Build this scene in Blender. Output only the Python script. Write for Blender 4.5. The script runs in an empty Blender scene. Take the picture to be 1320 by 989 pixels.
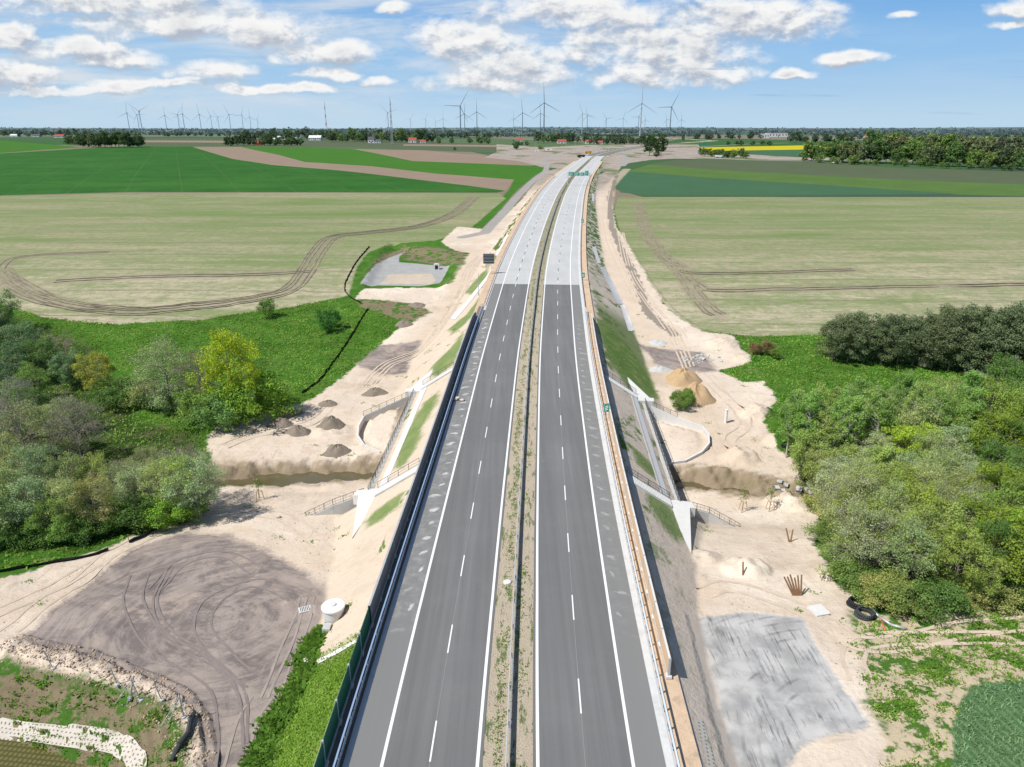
import bpy, math, random
import numpy as np
rng = np.random.default_rng(7); random.seed(7)
R = math.radians
scene = bpy.context.scene
COL = scene.collection

# ------------------------------------------------------------------ camera model
FPX, CX, CY = 915.0, 660.0, 494.5
PITCH = R(19.8); CAMZ = 46.0
SP, CP = math.sin(PITCH), math.cos(PITCH)
def ray(px, py):
    v = (py - CY) / FPX; u = (px - CX) / FPX
    return np.array([u, CP - v*SP, -(SP + v*CP)])          # per metre of depth
def PZ(px, py, z):                                          # meets the level z
    r = ray(px, py); t = (z - CAMZ) / r[2]
    return (r[0]*t, r[1]*t)
def depth(x, y, z): return y*CP + (CAMZ - z)*SP

# ------------------------------------------------------------------ road axis
RY = np.array([0,20,43,58,81,100,123,150,174,200,241,307,409,557,740,960,1090,1300,1600,2000.])
RX = np.array([-1.1,-.7,-.3,.15,.95,1.75,2.7,4.0,5.5,7,10.2,16.6,27.6,47,75,112,146,215,340,540.])
RZ = np.array([0,0,0,0,.05,.3,.9,1.9,3,3.9,5.8,8.6,11.2,13,14,14.2,14,14,14,14.])
def spline(xk, yk):
    n = len(xk); h = np.diff(xk); A = np.zeros((n, n)); b = np.zeros(n); A[0,0] = A[-1,-1] = 1
    for i in range(1, n-1):
        A[i,i-1] = h[i-1]; A[i,i] = 2*(h[i-1]+h[i]); A[i,i+1] = h[i]
        b[i] = 6*((yk[i+1]-yk[i])/h[i] - (yk[i]-yk[i-1])/h[i-1])
    m = np.linalg.solve(A, b)
    def f(x):
        i = np.clip(np.searchsorted(xk, x)-1, 0, n-2); a = xk[i+1]-x; c = x-xk[i]; hh = h[i]
        return m[i]*a**3/(6*hh)+m[i+1]*c**3/(6*hh)+(yk[i]/hh-m[i]*hh/6)*a+(yk[i+1]/hh-m[i+1]*hh/6)*c
    return f
TY = np.arange(0, 2000, 1.0)
TX = spline(RY, RX)(TY); TZ = np.interp(TY, RY, RZ)
k = np.ones(25)/25; TZ = np.convolve(np.pad(TZ, 12, mode='edge'), k, 'valid')
kx = np.ones(41)/41; TXs = np.convolve(np.pad(TX, 20, mode='edge'), kx, 'valid'); TX = np.where(TY > 60, np.where(TY < 1940, TXs, TX), TX)
TH = np.gradient(TX, TY)
def cx(y): return np.interp(y, TY, TX)
def zr(y): return np.interp(y, TY, TZ)
def hd(y): return np.interp(y, TY, TH)
def lat(x, y): t = hd(y); return (x - cx(y)) / np.sqrt(1+t*t)
def RP(s, y, dz=0.0):                                       # point at offset s from the axis
    t = hd(y); c = 1/math.sqrt(1+t*t)
    return (float(cx(y)+s*c), float(y - s*t*c), float(zr(y)+dz))

# ------------------------------------------------------------------ terrain height
BL = np.array([[0,-3.6],[50,-3.6],[65,-4.3],[80,-6.2],[90,-8.0],[102,-9.2],[112,-8.6],[125,-7.6],[150,-7],[170,-6],[190,-3.5],[204,-1.8],[240,2.2],[307,6],[409,9.6],[557,12],[740,13.3],[1000,14],[60000,14]])
BR = np.array([[0,-2.6],[50,-2.7],[65,-3.4],[76,-5.2],[90,-8.0],[98,-9.2],[110,-8.6],[125,-7.4],[150,-6],[170,-5],[190,-3.6],[204,-2.4],[240,1.2],[307,4.8],[409,8.2],[557,10.6],[740,12.2],[1000,13.6],[1400,14],[60000,14]])
def sd_poly(x, y, poly, big=60.0):
    poly = np.asarray(poly, float); out = np.full(x.shape, -big)
    m = (x > poly[:,0].min()-big)&(x < poly[:,0].max()+big)&(y > poly[:,1].min()-big)&(y < poly[:,1].max()+big)
    if not m.any(): return out
    px, py = x[m], y[m]; d2 = np.full(px.shape, 1e18); ins = np.zeros(px.shape, bool)
    n = len(poly)
    for i in range(n):
        ax, ay = poly[i]; bx, by = poly[(i+1) % n]; ex, ey = bx-ax, by-ay
        L = ex*ex+ey*ey+1e-9; t = np.clip(((px-ax)*ex+(py-ay)*ey)/L, 0, 1)
        d2 = np.minimum(d2, (px-ax-t*ex)**2+(py-ay-t*ey)**2)
        c = ((ay > py) != (by > py)); ins ^= c & (px < ex*(py-ay)/(ey if abs(ey) > 1e-9 else 1e-9)+ax)
    d = np.sqrt(d2); out[m] = np.clip(np.where(ins, d, -d), -big, big); return out
def d_line(x, y, line, big=60.0):
    line = np.asarray(line, float); out = np.full(x.shape, big)
    m = (x > line[:,0].min()-big)&(x < line[:,0].max()+big)&(y > line[:,1].min()-big)&(y < line[:,1].max()+big)
    if not m.any(): return out
    px, py = x[m], y[m]; d2 = np.full(px.shape, 1e18)
    for i in range(len(line)-1):
        ax, ay = line[i]; ex, ey = line[i+1]-line[i]
        L = ex*ex+ey*ey+1e-9; t = np.clip(((px-ax)*ex+(py-ay)*ey)/L, 0, 1)
        d2 = np.minimum(d2, (px-ax-t*ex)**2+(py-ay-t*ey)**2)
    out[m] = np.minimum(np.sqrt(d2), big); return out
_w = np.random.default_rng(3)
WAVES = [(2*math.pi/l, a, _w.uniform(0, 6.28), _w.uniform(0, 6.28)) for l in (31, 19, 13, 9, 7, 5, 3.7, 2.6, 1.9) for a in (0.0042*l**.8,)*3]
def fbm(x, y):
    o = np.zeros(np.shape(x))
    for f, a, th, ph in WAVES: o = o + a*np.sin(f*(x*math.cos(th)+y*math.sin(th)) + ph + 1.7*np.sin(f*.37*(x*math.sin(th)-y*math.cos(th))+ph))
    return o
STREAM_L = [(-130,104),(-90,103),(-62,106),(-44,107.5),(-30,109),(-15,110)]
STREAM_R = [(15,108),(25,106.5),(33,105.5),(46,101.5),(60,99),(75,97),(110,96)]
POND = [PZ(px, py, -4.6) for px, py in [(-420,850),(0,858),(60,868),(150,893),(205,915),(222,945),(218,989),(190,1080),(100,1200),(-420,1200)]]
TER_L = [(-21,132.5),(-24.4,131),(-28.4,126.3),(-28.2,120.5),(-24.6,115.6),(-21,114.5)]
TER_R = [(24,128.5),(27,127.4),(35.3,122),(35.2,116.8),(31,113),(26.5,111.2),(24,111.2)]
BASIN = [PZ(*p, 0.5) for p in [(462,368),(488,336),(505,322),(530,330),(585,338),(590,352),(570,370)]]
RIDGE = [PZ(*p, -3.8) for p in [(15,836),(60,848),(95,856),(130,868),(185,893),(221,914),(241,945),(248,985),(244,1080)]]
MOUNDS = []                                                 # (x, y, rx, ry, h)
def mound(px, py, z, wpx, h, asp=.8): 
    x, y = PZ(px, py, z); d = depth(x, y, z); MOUNDS.append((x, y, wpx*d/FPX, wpx*d/FPX*asp, h))
for m in [(1015,640,-8,30,1.8),(985,620,-8,22,1.2),(925,610,-8.5,22,1.0),(955,585,-7.5,26,1.7),(975,530,-6.5,22,1.6),(1005,560,-6.5,22,1.5),
          (960,735,-5.2,34,1.3),(1075,745,-5.0,26,1.3),(930,440,-4,24,1.5),(960,455,-4,18,1.0),(415,790,-5,16,.8),(430,560,-8.2,30,.7),(905,720,-5.4,26,.8)]: mound(*m)
def H(x, y):
    x = np.asarray(x, float); y = np.asarray(y, float)
    s = lat(x, y); a = np.abs(s); r = zr(y)
    w = np.clip((x - cx(y) + 20)/40, 0, 1)
    base = np.interp(y, BL[:,0], BL[:,1])*(1-w) + np.interp(y, BR[:,0], BR[:,1])*w
    base = base + 6*np.sin(x/260.+.6)*np.clip((y-260)/900, 0, 1)*np.clip((np.abs(x)-80)/300, 0, 1)*np.clip((1500-y)/700, 0, 1)*.35
    fade = np.clip((260-y)/60, 0, 1)
    base = base + fbm(x, y)*fade*1.1
    ds = np.minimum(d_line(x, y, STREAM_L), d_line(x, y, STREAM_R)) + .8*np.sin(x*.23+1.3*np.sin(x*.11))+.4*np.sin(x*.71+y*.5+2*np.sin(x*.19))+.25*np.sin(x*1.9+1+1.5*np.sin(y*1.3))+.15*np.sin(x*4.1-y*3)
    base = np.where(ds < 7, np.minimum(base, -11.0 + np.clip(ds-1.3, 0, 9)*.95), base)
    for mx, my, rx, ry, h in MOUNDS:
        q = ((x-mx)/rx)**2+((y-my)/ry)**2
        base = base + h*np.clip(1-q, 0, 1)**.8*(1+.18*np.sin(x*2.3+y)+.15*np.sin(y*3.1-x*1.2))
    pn = sd_poly(x, y, POND, 30)
    base = base - np.clip(pn*.45, 0, 3.2)
    rd = d_line(x, y, RIDGE, 20)
    wob = np.sin(x*1.7+1.3*np.sin(y*1.1))*.35+np.sin(x*.6-y*.9+2*np.sin(x*.31))*.4+np.sin(x*4.3+y*3.1+2*np.sin(y*2.3))*.22+np.sin(x*9.1-y*6.7)*.10
    base = base + np.clip(1.1-(rd+.35*wob)/1.25, 0, 1)**.7*.55*(1+.6*wob)
    bs = sd_poly(x, y, BASIN, 30); base = base - np.clip(bs*.5, 0, 1.3)
    emb = r - .12 - (a-14.6)/1.55
    emb = emb + fbm(x*1.3, y*1.3)*.25*np.clip((a-15.6)/3, 0, 1)
    opL = (s < -22.9)&(y > 92.2)&(y < 131.6); opR = (s > 23.1)&(y > 90.6)&(y < 128.8)
    emb = np.where(opL|opR, -99, emb)
    tl = sd_poly(x, y, TER_L, 5); tr = sd_poly(x, y, TER_R, 5)
    t = np.maximum(tl, tr); emb = np.where(t > 0, np.maximum(emb, -6.0-(131-y)*.12), emb)
    z = np.maximum(base, emb)
    z = np.where(y > 1500, z + 0*z, z)
    hill = 34*np.exp(-((y-15500)/2600.)**2)*(1+.35*np.sin(x/1900.+1)+.3*np.clip(x/9000., -1, 1.2))
    z = z + hill
    return np.where(a < 14.5, r - .3, z)
TT = np.concatenate([np.linspace(40, 400, 1441), np.geomspace(402, 26000, 900)])
def P(px, py, dz=0.0):                                      # the ground point seen at a place of the picture
    r = ray(px, py); X, Y, Z = r[0]*TT, r[1]*TT, CAMZ + r[2]*TT
    g = Z - H(X, Y) - dz; i = int(np.argmax(g < 0)) if (g < 0).any() else len(TT)-1
    i = max(i, 1); f = g[i-1]/(g[i-1]-g[i]+1e-9) if (g < 0).any() else 0
    t = TT[i-1] + f*(TT[i]-TT[i-1]); x, y = r[0]*t, r[1]*t
    return (float(x), float(y), float(H(x, y)))
def PP(pts): return [P(*p)[:2] for p in pts]
def onground(x, y, dz=0.): return (float(x), float(y), float(H(x, y))+dz)

# ------------------------------------------------------------------ tagging and mesh helpers
def tag(o, label=None, cat=None, group=None, kind=None):
    if label: o['label'] = label
    if cat: o['category'] = cat
    if group: o['group'] = group
    if kind: o['kind'] = kind
    return o
def thing(name, label, cat, loc=(0,0,0), rz=0, group=None):
    o = bpy.data.objects.new(name, None); COL.objects.link(o); o.location = loc; o.rotation_euler = (0,0,rz)
    o.empty_display_size = .3
    return tag(o, label, cat, group)
def copy_tree(o, parent=None):
    c = o.copy(); COL.objects.link(c)
    if parent: c.parent = parent
    for ch in list(o.children): copy_tree(ch, c)
    return c
def np_mesh(name, V, F, mat=None, smooth=False):
    V = np.asarray(V, np.float32); F = np.asarray(F, np.int32); n = F.shape[1]
    me = bpy.data.meshes.new(name); me.vertices.add(len(V)); me.vertices.foreach_set('co', V.ravel())
    me.loops.add(F.size); me.loops.foreach_set('vertex_index', F.ravel())
    me.polygons.add(len(F)); me.polygons.foreach_set('loop_start', np.arange(0, F.size, n, dtype=np.int32))
    me.polygons.foreach_set('loop_total', np.full(len(F), n, np.int32))
    if smooth: me.polygons.foreach_set('use_smooth', np.ones(len(F), bool))
    me.update(calc_edges=True)
    if mat: me.materials.append(mat)
    return me
def link(name, me, parent=None, loc=None):
    o = bpy.data.objects.new(name, me); COL.objects.link(o)
    if parent: o.parent = parent
    if loc: o.location = loc
    return o
class MB:
    def __init__(s): s.v = []; s.f = []
    def quad(s, a, b, c, d):
        i = len(s.v); s.v += [a,b,c,d]; s.f.append((i,i+1,i+2,i+3)); return s
    def poly(s, pts):
        i = len(s.v); s.v += list(pts); s.f.append(tuple(range(i, i+len(pts)))); return s
    def box(s, c, d, rz=0, tilt=0):
        i = len(s.v); co, si = math.cos(rz), math.sin(rz)
        for dz in (-1,1):
            for dx, dy in ((-1,-1),(1,-1),(1,1),(-1,1)):
                x, y, z = dx*d[0]/2, dy*d[1]/2, dz*d[2]/2
                s.v.append((c[0]+x*co-y*si, c[1]+x*si+y*co, c[2]+z))
        s.f += [(i+3,i+2,i+1,i),(i+4,i+5,i+6,i+7),(i,i+1,i+5,i+4),(i+1,i+2,i+6,i+5),(i+2,i+3,i+7,i+6),(i+3,i,i+4,i+7)]; return s
    def prism(s, pts, z0, z1):                              # outline with bottom/top heights (number or list)
        n = len(pts); i = len(s.v)
        a = z0 if hasattr(z0,'__len__') else [z0]*n; b = z1 if hasattr(z1,'__len__') else [z1]*n
        s.v += [(p[0],p[1],z) for p, z in zip(pts, a)] + [(p[0],p[1],z) for p, z in zip(pts, b)]
        s.f.append(tuple(i+n+k for k in range(n))); s.f.append(tuple(i+n-1-k for k in range(n)))
        for k in range(n): s.f.append((i+k, i+(k+1)%n, i+n+(k+1)%n, i+n+k))
        return s
    def tube(s, p, q, r0, r1=None, n=6, cap=True):
        r1 = r0 if r1 is None else r1; p = np.array(p, float); q = np.array(q, float); d = q-p; L = np.linalg.norm(d)
        if L < 1e-6: return s
        d /= L; a = np.cross(d, (0,0,1) if abs(d[2]) < .9 else (1,0,0)); a /= np.linalg.norm(a); b = np.cross(d, a); i = len(s.v)
        for c, r in ((p, r0),(q, r1)):
            for k in range(n):
                t = 2*math.pi*k/n; s.v.append(tuple(c+r*(math.cos(t)*a+math.sin(t)*b)))
        for k in range(n): s.f.append((i+k, i+(k+1)%n, i+n+(k+1)%n, i+n+k))
        if cap: s.f.append(tuple(i+n-1-k for k in range(n))); s.f.append(tuple(i+n+k for k in range(n)))
        return s
    def path(s, pts, r, n=6):
        for a, b in zip(pts[:-1], pts[1:]): s.tube(a, b, r, r, n)
        return s
    def lathe(s, prof, c=(0,0,0), n=24):
        i = len(s.v)
        for r, z in prof:
            for k in range(n): t = 2*math.pi*k/n; s.v.append((c[0]+r*math.cos(t), c[1]+r*math.sin(t), c[2]+z))
        for j in range(len(prof)-1):
            for k in range(n): s.f.append((i+j*n+k, i+j*n+(k+1)%n, i+(j+1)*n+(k+1)%n, i+(j+1)*n+k))
        s.f.append(tuple(i+(len(prof)-1)*n+k for k in range(n))); return s
    def build(s, name, mat, parent=None, smooth=False, loc=None):
        me = bpy.data.meshes.new(name); me.from_pydata([tuple(map(float, v)) for v in s.v], [], s.f); me.update()
        if smooth:
            for p in me.polygons: p.use_smooth = True
        me.materials.append(mat); return link(name, me, parent, loc)

# ------------------------------------------------------------------ material helpers
class NT:
    def __init__(s, nt): s.nt = nt; s.N = nt.nodes; s.L = nt.links
    def n(s, t, **kw):
        x = s.N.new(t)
        for k, v in kw.items(): setattr(x, k, v)
        return x
    def put(s, sock, v):
        if isinstance(v, bpy.types.NodeSocket): s.L.new(v, sock)
        elif v is not None:
            if sock.type == 'RGBA' and len(v) == 3: v = (*v, 1)
            sock.default_value = v
    def math(s, op, a, b=None, c=None, clamp=False):
        x = s.n('ShaderNodeMath', operation=op, use_clamp=clamp); s.put(x.inputs[0], a)
        if b is not None: s.put(x.inputs[1], b)
        if c is not None: s.put(x.inputs[2], c)
        return x.outputs[0]
    def vm(s, op, a, b=None):
        x = s.n('ShaderNodeVectorMath', operation=op); s.put(x.inputs[0], a)
        if b is not None: s.put(x.inputs[1], b)
        return x.outputs['Value' if op in ('DOT_PRODUCT','LENGTH') else 'Vector']
    def mix(s, f, a, b, mode='MIX'):
        x = s.n('ShaderNodeMix', data_type='RGBA', blend_type=mode); s.put(x.inputs[0], f); s.put(x.inputs[6], a); s.put(x.inputs[7], b); return x.outputs[2]
    def noise(s, vec, scale, detail=3, rough=.55, dist=0., col=False):
        x = s.n('ShaderNodeTexNoise'); s.put(x.inputs['Vector'], vec); x.inputs['Scale'].default_value = scale
        x.inputs['Detail'].default_value = detail; x.inputs['Roughness'].default_value = rough; x.inputs['Distortion'].default_value = dist
        return x.outputs['Color' if col else 'Fac']
    def ss(s, v, lo, hi, a=0., b=1.):
        x = s.n('ShaderNodeMapRange', interpolation_type='SMOOTHSTEP'); s.put(x.inputs[0], v)
        for i, k in ((1,lo),(2,hi),(3,a),(4,b)): s.put(x.inputs[i], k)
        return x.outputs[0]
    def attr(s, name): return s.n('ShaderNodeAttribute', attribute_name=name).outputs['Fac']
    def pos(s): return s.n('ShaderNodeNewGeometry').outputs['Position']
    def scl(s, vec, v, rz=0.):
        x = s.n('ShaderNodeMapping'); s.put(x.inputs[0], vec); x.inputs['Scale'].default_value = v; x.inputs['Rotation'].default_value = (0,0,rz); return x.outputs[0]
def newmat(name):
    m = bpy.data.materials.new(name); m.use_nodes = True; t = NT(m.node_tree); t.N.clear()
    out = t.n('ShaderNodeOutputMaterial'); b = t.n('ShaderNodeBsdfPrincipled'); t.L.new(b.outputs[0], out.inputs[0])
    b.inputs['Specular IOR Level'].default_value = .25
    return m, t, b, out
def simple(name, col, rough=.7, metal=0., var=.18, scale=1.5, bump=0., spec=.3, dirt=None):
    m, t, b, out = newmat(name); p = t.pos(); n1 = t.noise(p, scale, 4); n2 = t.noise(p, scale*9, 2)
    f = t.math('ADD', t.math('MULTIPLY', t.math('SUBTRACT', n1, .5), 2*var), t.math('MULTIPLY', t.math('SUBTRACT', n2, .5), var))
    g = t.math('ADD', f, 1.0); c = t.vm('MULTIPLY', (*col,), None) if False else None
    x = t.n('ShaderNodeVectorMath', operation='SCALE'); x.inputs[0].default_value = col; t.put(x.inputs[3], g); c = x.outputs[0]
    if dirt: c = t.mix(t.ss(t.noise(p, .7, 4), .5, .7, 0, .6), c, dirt)
    t.put(b.inputs['Base Color'], c); b.inputs['Roughness'].default_value = rough; b.inputs['Metallic'].default_value = metal
    b.inputs['Specular IOR Level'].default_value = spec
    if bump:
        bn = t.n('ShaderNodeBump'); bn.inputs['Distance'].default_value = bump; t.put(bn.inputs['Height'], t.noise(p, scale*6, 3)); t.put(b.inputs['Normal'], bn.outputs[0])
    return m
M = {}
M['concrete'] = simple('concrete', (.50,.50,.48), .85, var=.12, bump=.02, dirt=(.42,.38,.32))
M['white_concrete'] = simple('white_concrete', (.66,.65,.62), .8, var=.1, bump=.01)
M['galvanised'] = simple('galvanised_steel', (.50,.51,.52), .5, .25, var=.08)
M['dark_metal'] = simple('dark_metal', (.06,.065,.07), .5, .3, var=.1)
M['white_paint'] = simple('white_paint', (.78,.78,.77), .6, var=.06)
M['green_panel'] = simple('green_panel', (.012,.13,.062), .5, var=.14, scale=.8)
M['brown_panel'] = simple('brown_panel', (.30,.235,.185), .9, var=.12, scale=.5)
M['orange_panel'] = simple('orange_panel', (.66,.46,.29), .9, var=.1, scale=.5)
M['sign_green'] = simple('sign_green', (.0,.30,.20), .4, var=.04)
M['sign_back'] = simple('sign_back', (.10,.11,.12), .5, .3, var=.12)
M['wood'] = simple('wood', (.23,.13,.07), .85, var=.25, scale=3)
M['pale_wood'] = simple('pale_wood', (.50,.38,.22), .85, var=.2, scale=3)
M['black_plastic'] = simple('black_plastic', (.018,.02,.022), .6, var=.2)
M['orange_plastic'] = simple('orange_plastic', (.75,.18,.05), .5, var=.05)
M['red_paint'] = simple('red_paint', (.5,.05,.04), .5, var=.05)
M['yellow_paint'] = simple('yellow_paint', (.75,.35,.03), .5, var=.08)
M['roof_red'] = simple('roof_red', (.38,.09,.05), .8, var=.15)
M['roof_dark'] = simple('roof_dark', (.10,.10,.11), .8, var=.15)
M['wall_white'] = simple('wall_white', (.70,.70,.68), .8, var=.06)
M['window_dark'] = simple('window_dark', (.03,.035,.04), .2, var=.1, spec=.6)
M['turbine_white'] = simple('turbine_white', (.42,.45,.48), .5, var=.02)
M['turbine_shaded'] = simple('turbine_shaded', (.16,.20,.24), .5, var=.02)  # darker copy of the turbine colour: backlight and cloud shade painted in
M['sand_pile'] = simple('sand_pile', (.50,.35,.20), .95, var=.16, scale=.9, bump=.15)
M['gravel_pile'] = simple('gravel_pile', (.25,.21,.165), .95, var=.25, scale=1.2, bump=.15)
M['rubble'] = simple('rubble', (.55,.55,.54), .9, var=.2, scale=2, bump=.1)
M['shaded_coping'] = simple('coping_shade', (.34,.36,.38), .9, var=.5, scale=1.4, bump=.12)
#@@GROUND
# ------------------------------------------------------------------ ground zones (outlines on the ground)
Z = {}
Z['wheat'] = [PP([(-500,210),(-200,203),(0,198),(107,191.6),(183,189),(247,189),(300,205),(350,212.7),(440,220),(509,228),(604,239.5),(652,246),(641,248.5),(440,248),(167,247.7),(0,252),(-500,268)])]
Z['lime'] = [PP([(-400,184),(0,181),(60,186),(104,190),(60,193),(0,197.5),(-400,206)]),
             PP([(310,189),(400,190),(457,192.5),(532,207.7),(695,214.3),(712,215),(690,226),(668,244),(652,262),(628,284),(618,286),(640,262),(655,246),(662.5,231.6),(627,229),(559,223.6),(480,214.5),(440,212),(393,209),(360,200)]),
             ]
Z['lime2'] = [PP([(838,212),(920,219),(1132,230.6),(1320,238),(1700,246),(1700,256),(1320,253),(1235,251),(1102,241),(920,229.7),(808,221)])]
Z['plough'] = [PP([(245,189.5),(310,189.5),(360,200),(393,209),(440,212),(480,214.5),(559,223.6),(627,229),(662.5,231.6),(652,246),(604,239.5),(509,228),(440,220),(350,212.7),(300,205)]),
               PP([(440,192),(548,194),(582,197.5),(627,201),(695,205.5),(698,213.5),(532,207.7),(457,193.5)]),
               PP([(185,181),(290,181.5),(290,184),(185,183.5)]), PP([(520,186),(640,187),(640,189.5),(520,188)])]
Z['olive'] = [PP([(183,178),(440,179),(640,186),(650,197),(582,195.5),(457,190),(290,188.5),(185,188.5)]),
              PP([(872,206.5),(920,205.5),(1035,208),(1162,217),(1320,221.5),(1700,227),(1700,244),(1320,238),(1132,230.6),(920,219),(838,212)])]
Z['teal'] = [PP([(808,221),(920,229.7),(1102,241),(1235,250),(1000,252),(830,251),(800,248.5),(794,240),(799,230)]),
             PP([(850,196),(930,195),(1035,192.5),(1030,206),(915,198),(860,198)]), PP([(1095,181),(1320,178),(1320,184),(1095,186)])]
Z['rape'] = [PP([(848,195.2),(853,192),(920,189.8),(1000,188.3),(1092,186.2),(1100,188.2),(1030,193),(930,194.6)]), PP([(1120,178.3),(1130,175.6),(1185,177),(1183,178.6)]), PP([(470,170.8),(570,171),(570,171.9),(470,171.8)])]
Z['crop'] = [PP([(-700,282),(-200,259),(0,253.5),(167,249.5),(440,249),(641,250),(648,256),(600,296),(560,309),(498,314),(468,326),(452,350),(443,380),(350,398),(250,411),(150,416),(60,407),(0,386),(-300,345),(-700,330)]),
             PP([(800,254.5),(1320,254.5),(1900,256),(1900,430),(1320,402),(1200,412),(1052,429),(950,430),(905,424),(868,398),(838,360),(806,306),(796,272)])]
Z['sand'] = [PP([(702,222),(672,258),(645,284),(628,296),(590,292),(568,312),(585,322),(600,338),(590,352),(583,366),(540,371),(500,371),(466,374),(458,386),(500,388),(540,396),(532,404),(505,432),(470,462),(440,488),(400,516),(330,537),(278,551),(266,562),(274,610),(268,660),(244,672),(200,682),(120,712),(0,748),(-200,790),(-200,850),(0,856),(60,866),(150,886),(214,908),(240,950),(236,1010),(200,1100),(420,1100),(445,960),(560,700),(640,360),(760,205)]),
             PP([(770,225),(800,212),(806,206),(793,228),(788,256),(794,293),(804,306),(836,362),(862,400),(905,428),(945,432),(968,466),(925,478),(955,492),(984,492),(1000,512),(984,545),(1000,572),(1032,600),(1036,648),(1058,656),(1048,690),(1070,735),(1100,770),(1150,800),(1320,792),(1700,780),(1700,840),(1320,818),(1232,826),(1130,866),(1120,905),(1150,950),(1150,1150),(880,1150),(860,960),(800,700),(740,380)]),
             PP([(640,186),(700,190),(760,187),(900,186),(905,196),(1030,203),(1320,207),(1320,209),(1030,206.5),(870,204.5),(840,206),(800,212),(790,222),(700,216),(670,208),(625,203),(640,196)])]
Z['weed'] = [PP([(-420,845),(0,850),(60,863),(150,882),(214,906),(238,948),(232,1010),(190,1120),(-420,1200)]),
             PP([(1100,790),(1180,792),(1320,772),(1700,760),(1700,1200),(1100,1200),(1140,960),(1118,900)]), PP([(462,386),(540,392),(556,402),(530,418),(462,396)]), PP([(468,362),(478,340),(494,326),(520,316),(560,319),(604,326),(596,338),(560,338),(520,330),(500,336),(488,350)]), PP([(516,334),(545,326),(600,330),(598,342),(560,341)])]
Z['lotp'] = [PP([(35,823),(130,742),(190,702),(245,685),(290,692),(340,710),(390,738),(425,765),(417,800),(402,850),(372,902),(335,960),(310,1020),(290,1150),(255,1150),(266,980),(258,930),(235,900),(190,876),(130,850),(60,835)]),
             PP([(462,470),(490,446),(540,440),(528,462),(524,481),(495,482)]), PP([(826,446),(905,455),(925,478),(880,480),(850,470)])]
Z['lotg'] = [PP([(885,791),(950,789),(1035,796),(1052,832),(1085,882),(1124,938),(1100,943),(1060,946),(1037,962),(1021,985),(1018,1050),(1030,1150),(975,1150),(930,962),(902,862)])]
Z['circle'] = [PP([(1238,1080),(1228,985),(1229,930),(1240,897),(1262,883),(1320,876),(1600,872),(1700,1200)])]
Z['slab'] = [PP([(463,367),(488,338),(500,333),(524,321),(515,330),(514,338),(559,342),(580,343),(568,365),(540,369),(488,368)])]
Z['floor'] = [PP([(490,366),(503,353.5),(556,353),(562,361),(556,366.5)])]
Z['gst'] = [PP(q) for q in ([(554,485),(558,470),(583,447),(598,426),(596,446),(584,470),(562,487)],[(578,424),(600,407),(613,390),(622,378),(621,393),(602,416),(584,430)],[(509,603),(514,575),(528,550),(546,520),(566,503),(562,521),(547,547),(536,577),(520,604)],[(470,672),(485,657),(505,644),(521,634),(516,650),(495,668),(475,680)],[(598,378),(625,348),(631,354),(612,382)],
  [(768,408),(790,425),(814,450),(833,480),(848,512),(840,528),(815,508),(795,480),(780,450),(770,425)],[(833,622),(850,638),(872,668),(884,697),(872,700),(850,672),(833,645)],[(812,572),(835,593),(852,612),(846,619),(820,597)])]
Z['wood'] = [PP([(1012,592),(1008,575),(1060,562),(1160,556),(1250,548),(1700,520),(1700,790),(1320,778),(1150,795),(1100,768),(1075,735),(1050,690),(1060,656),(1038,640)]),
             PP([(-400,400),(0,402),(60,425),(120,450),(150,500),(180,545),(250,560),(270,610),(262,665),(200,680),(100,690),(0,705),(-400,760)]), PP([(1050,462),(1180,470),(1320,492),(1320,470),(1320,440),(1055,440)])]
SRV = [PP([(596,306),(625,300),(651,272),(684,236),(703,221),(706,212),(698,205),(660,201),(645,201),(668,196),(655,192)]),
       PP([(795,226),(786,254),(788,292),(802,324),(821,363),(836,404),(870,431)]), PP([(670,196.5),(640,199),(600,200),(560,198)]), PP([(782,199),(830,199.5),(880,202),(960,206),(1030,207.5),(1180,208)]), PP([(820,191),(880,190.5),(960,186),(1060,183)]), PP([(705,205),(725,197),(752,192),(800,189.5)]), PP([(800,200),(810,206),(800,214)])]
HAUL = [PP([(620,310),(606,340),(590,385),(565,420),(540,455)]), PP([(808,218),(786,240),(779,280),(785,320),(808,370),(838,430),(870,470),(920,560),(960,640)]), PP([(700,770),(900,760)]), PP([(400,720),(300,690),(180,720),(60,770),(-60,800)]), PP([(1120,830),(1320,805)])]
TRK = [PP([(0,348),(12,366),(50,385),(110,397),(180,402),(260,395),(330,385),(370,375),(392,355),(410,325),(430,306),(475,300),(540,292),(585,276),(612,254)]),
       PP([(0,348),(15,334),(60,328),(140,325)]), PP([(0,352),(40,374),(80,392),(150,399)]), PP([(70,363),(180,357),(330,354),(400,350)]),
       PP([(823,262),(828,285),(836,305),(858,333),(880,354),(893,375),(912,398),(925,406)]), PP([(858,333),(878,344),(892,352),(1000,351),(1100,348)]),
       PP([(888,357),(905,370),(930,375),(1100,371),(1400,365)]), PP([(822,255),(1320,255)])]
print('zones ready')
def zmax(x, y, polys, big=60.): 
    o = np.full(x.shape, -big)
    for p in polys: o = np.maximum(o, sd_poly(x, y, p, big))
    return o
def lmin(x, y, lines, big=60.):
    o = np.full(x.shape, big)
    for l in lines: o = np.minimum(o, d_line(x, y, l, big))
    return o
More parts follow.
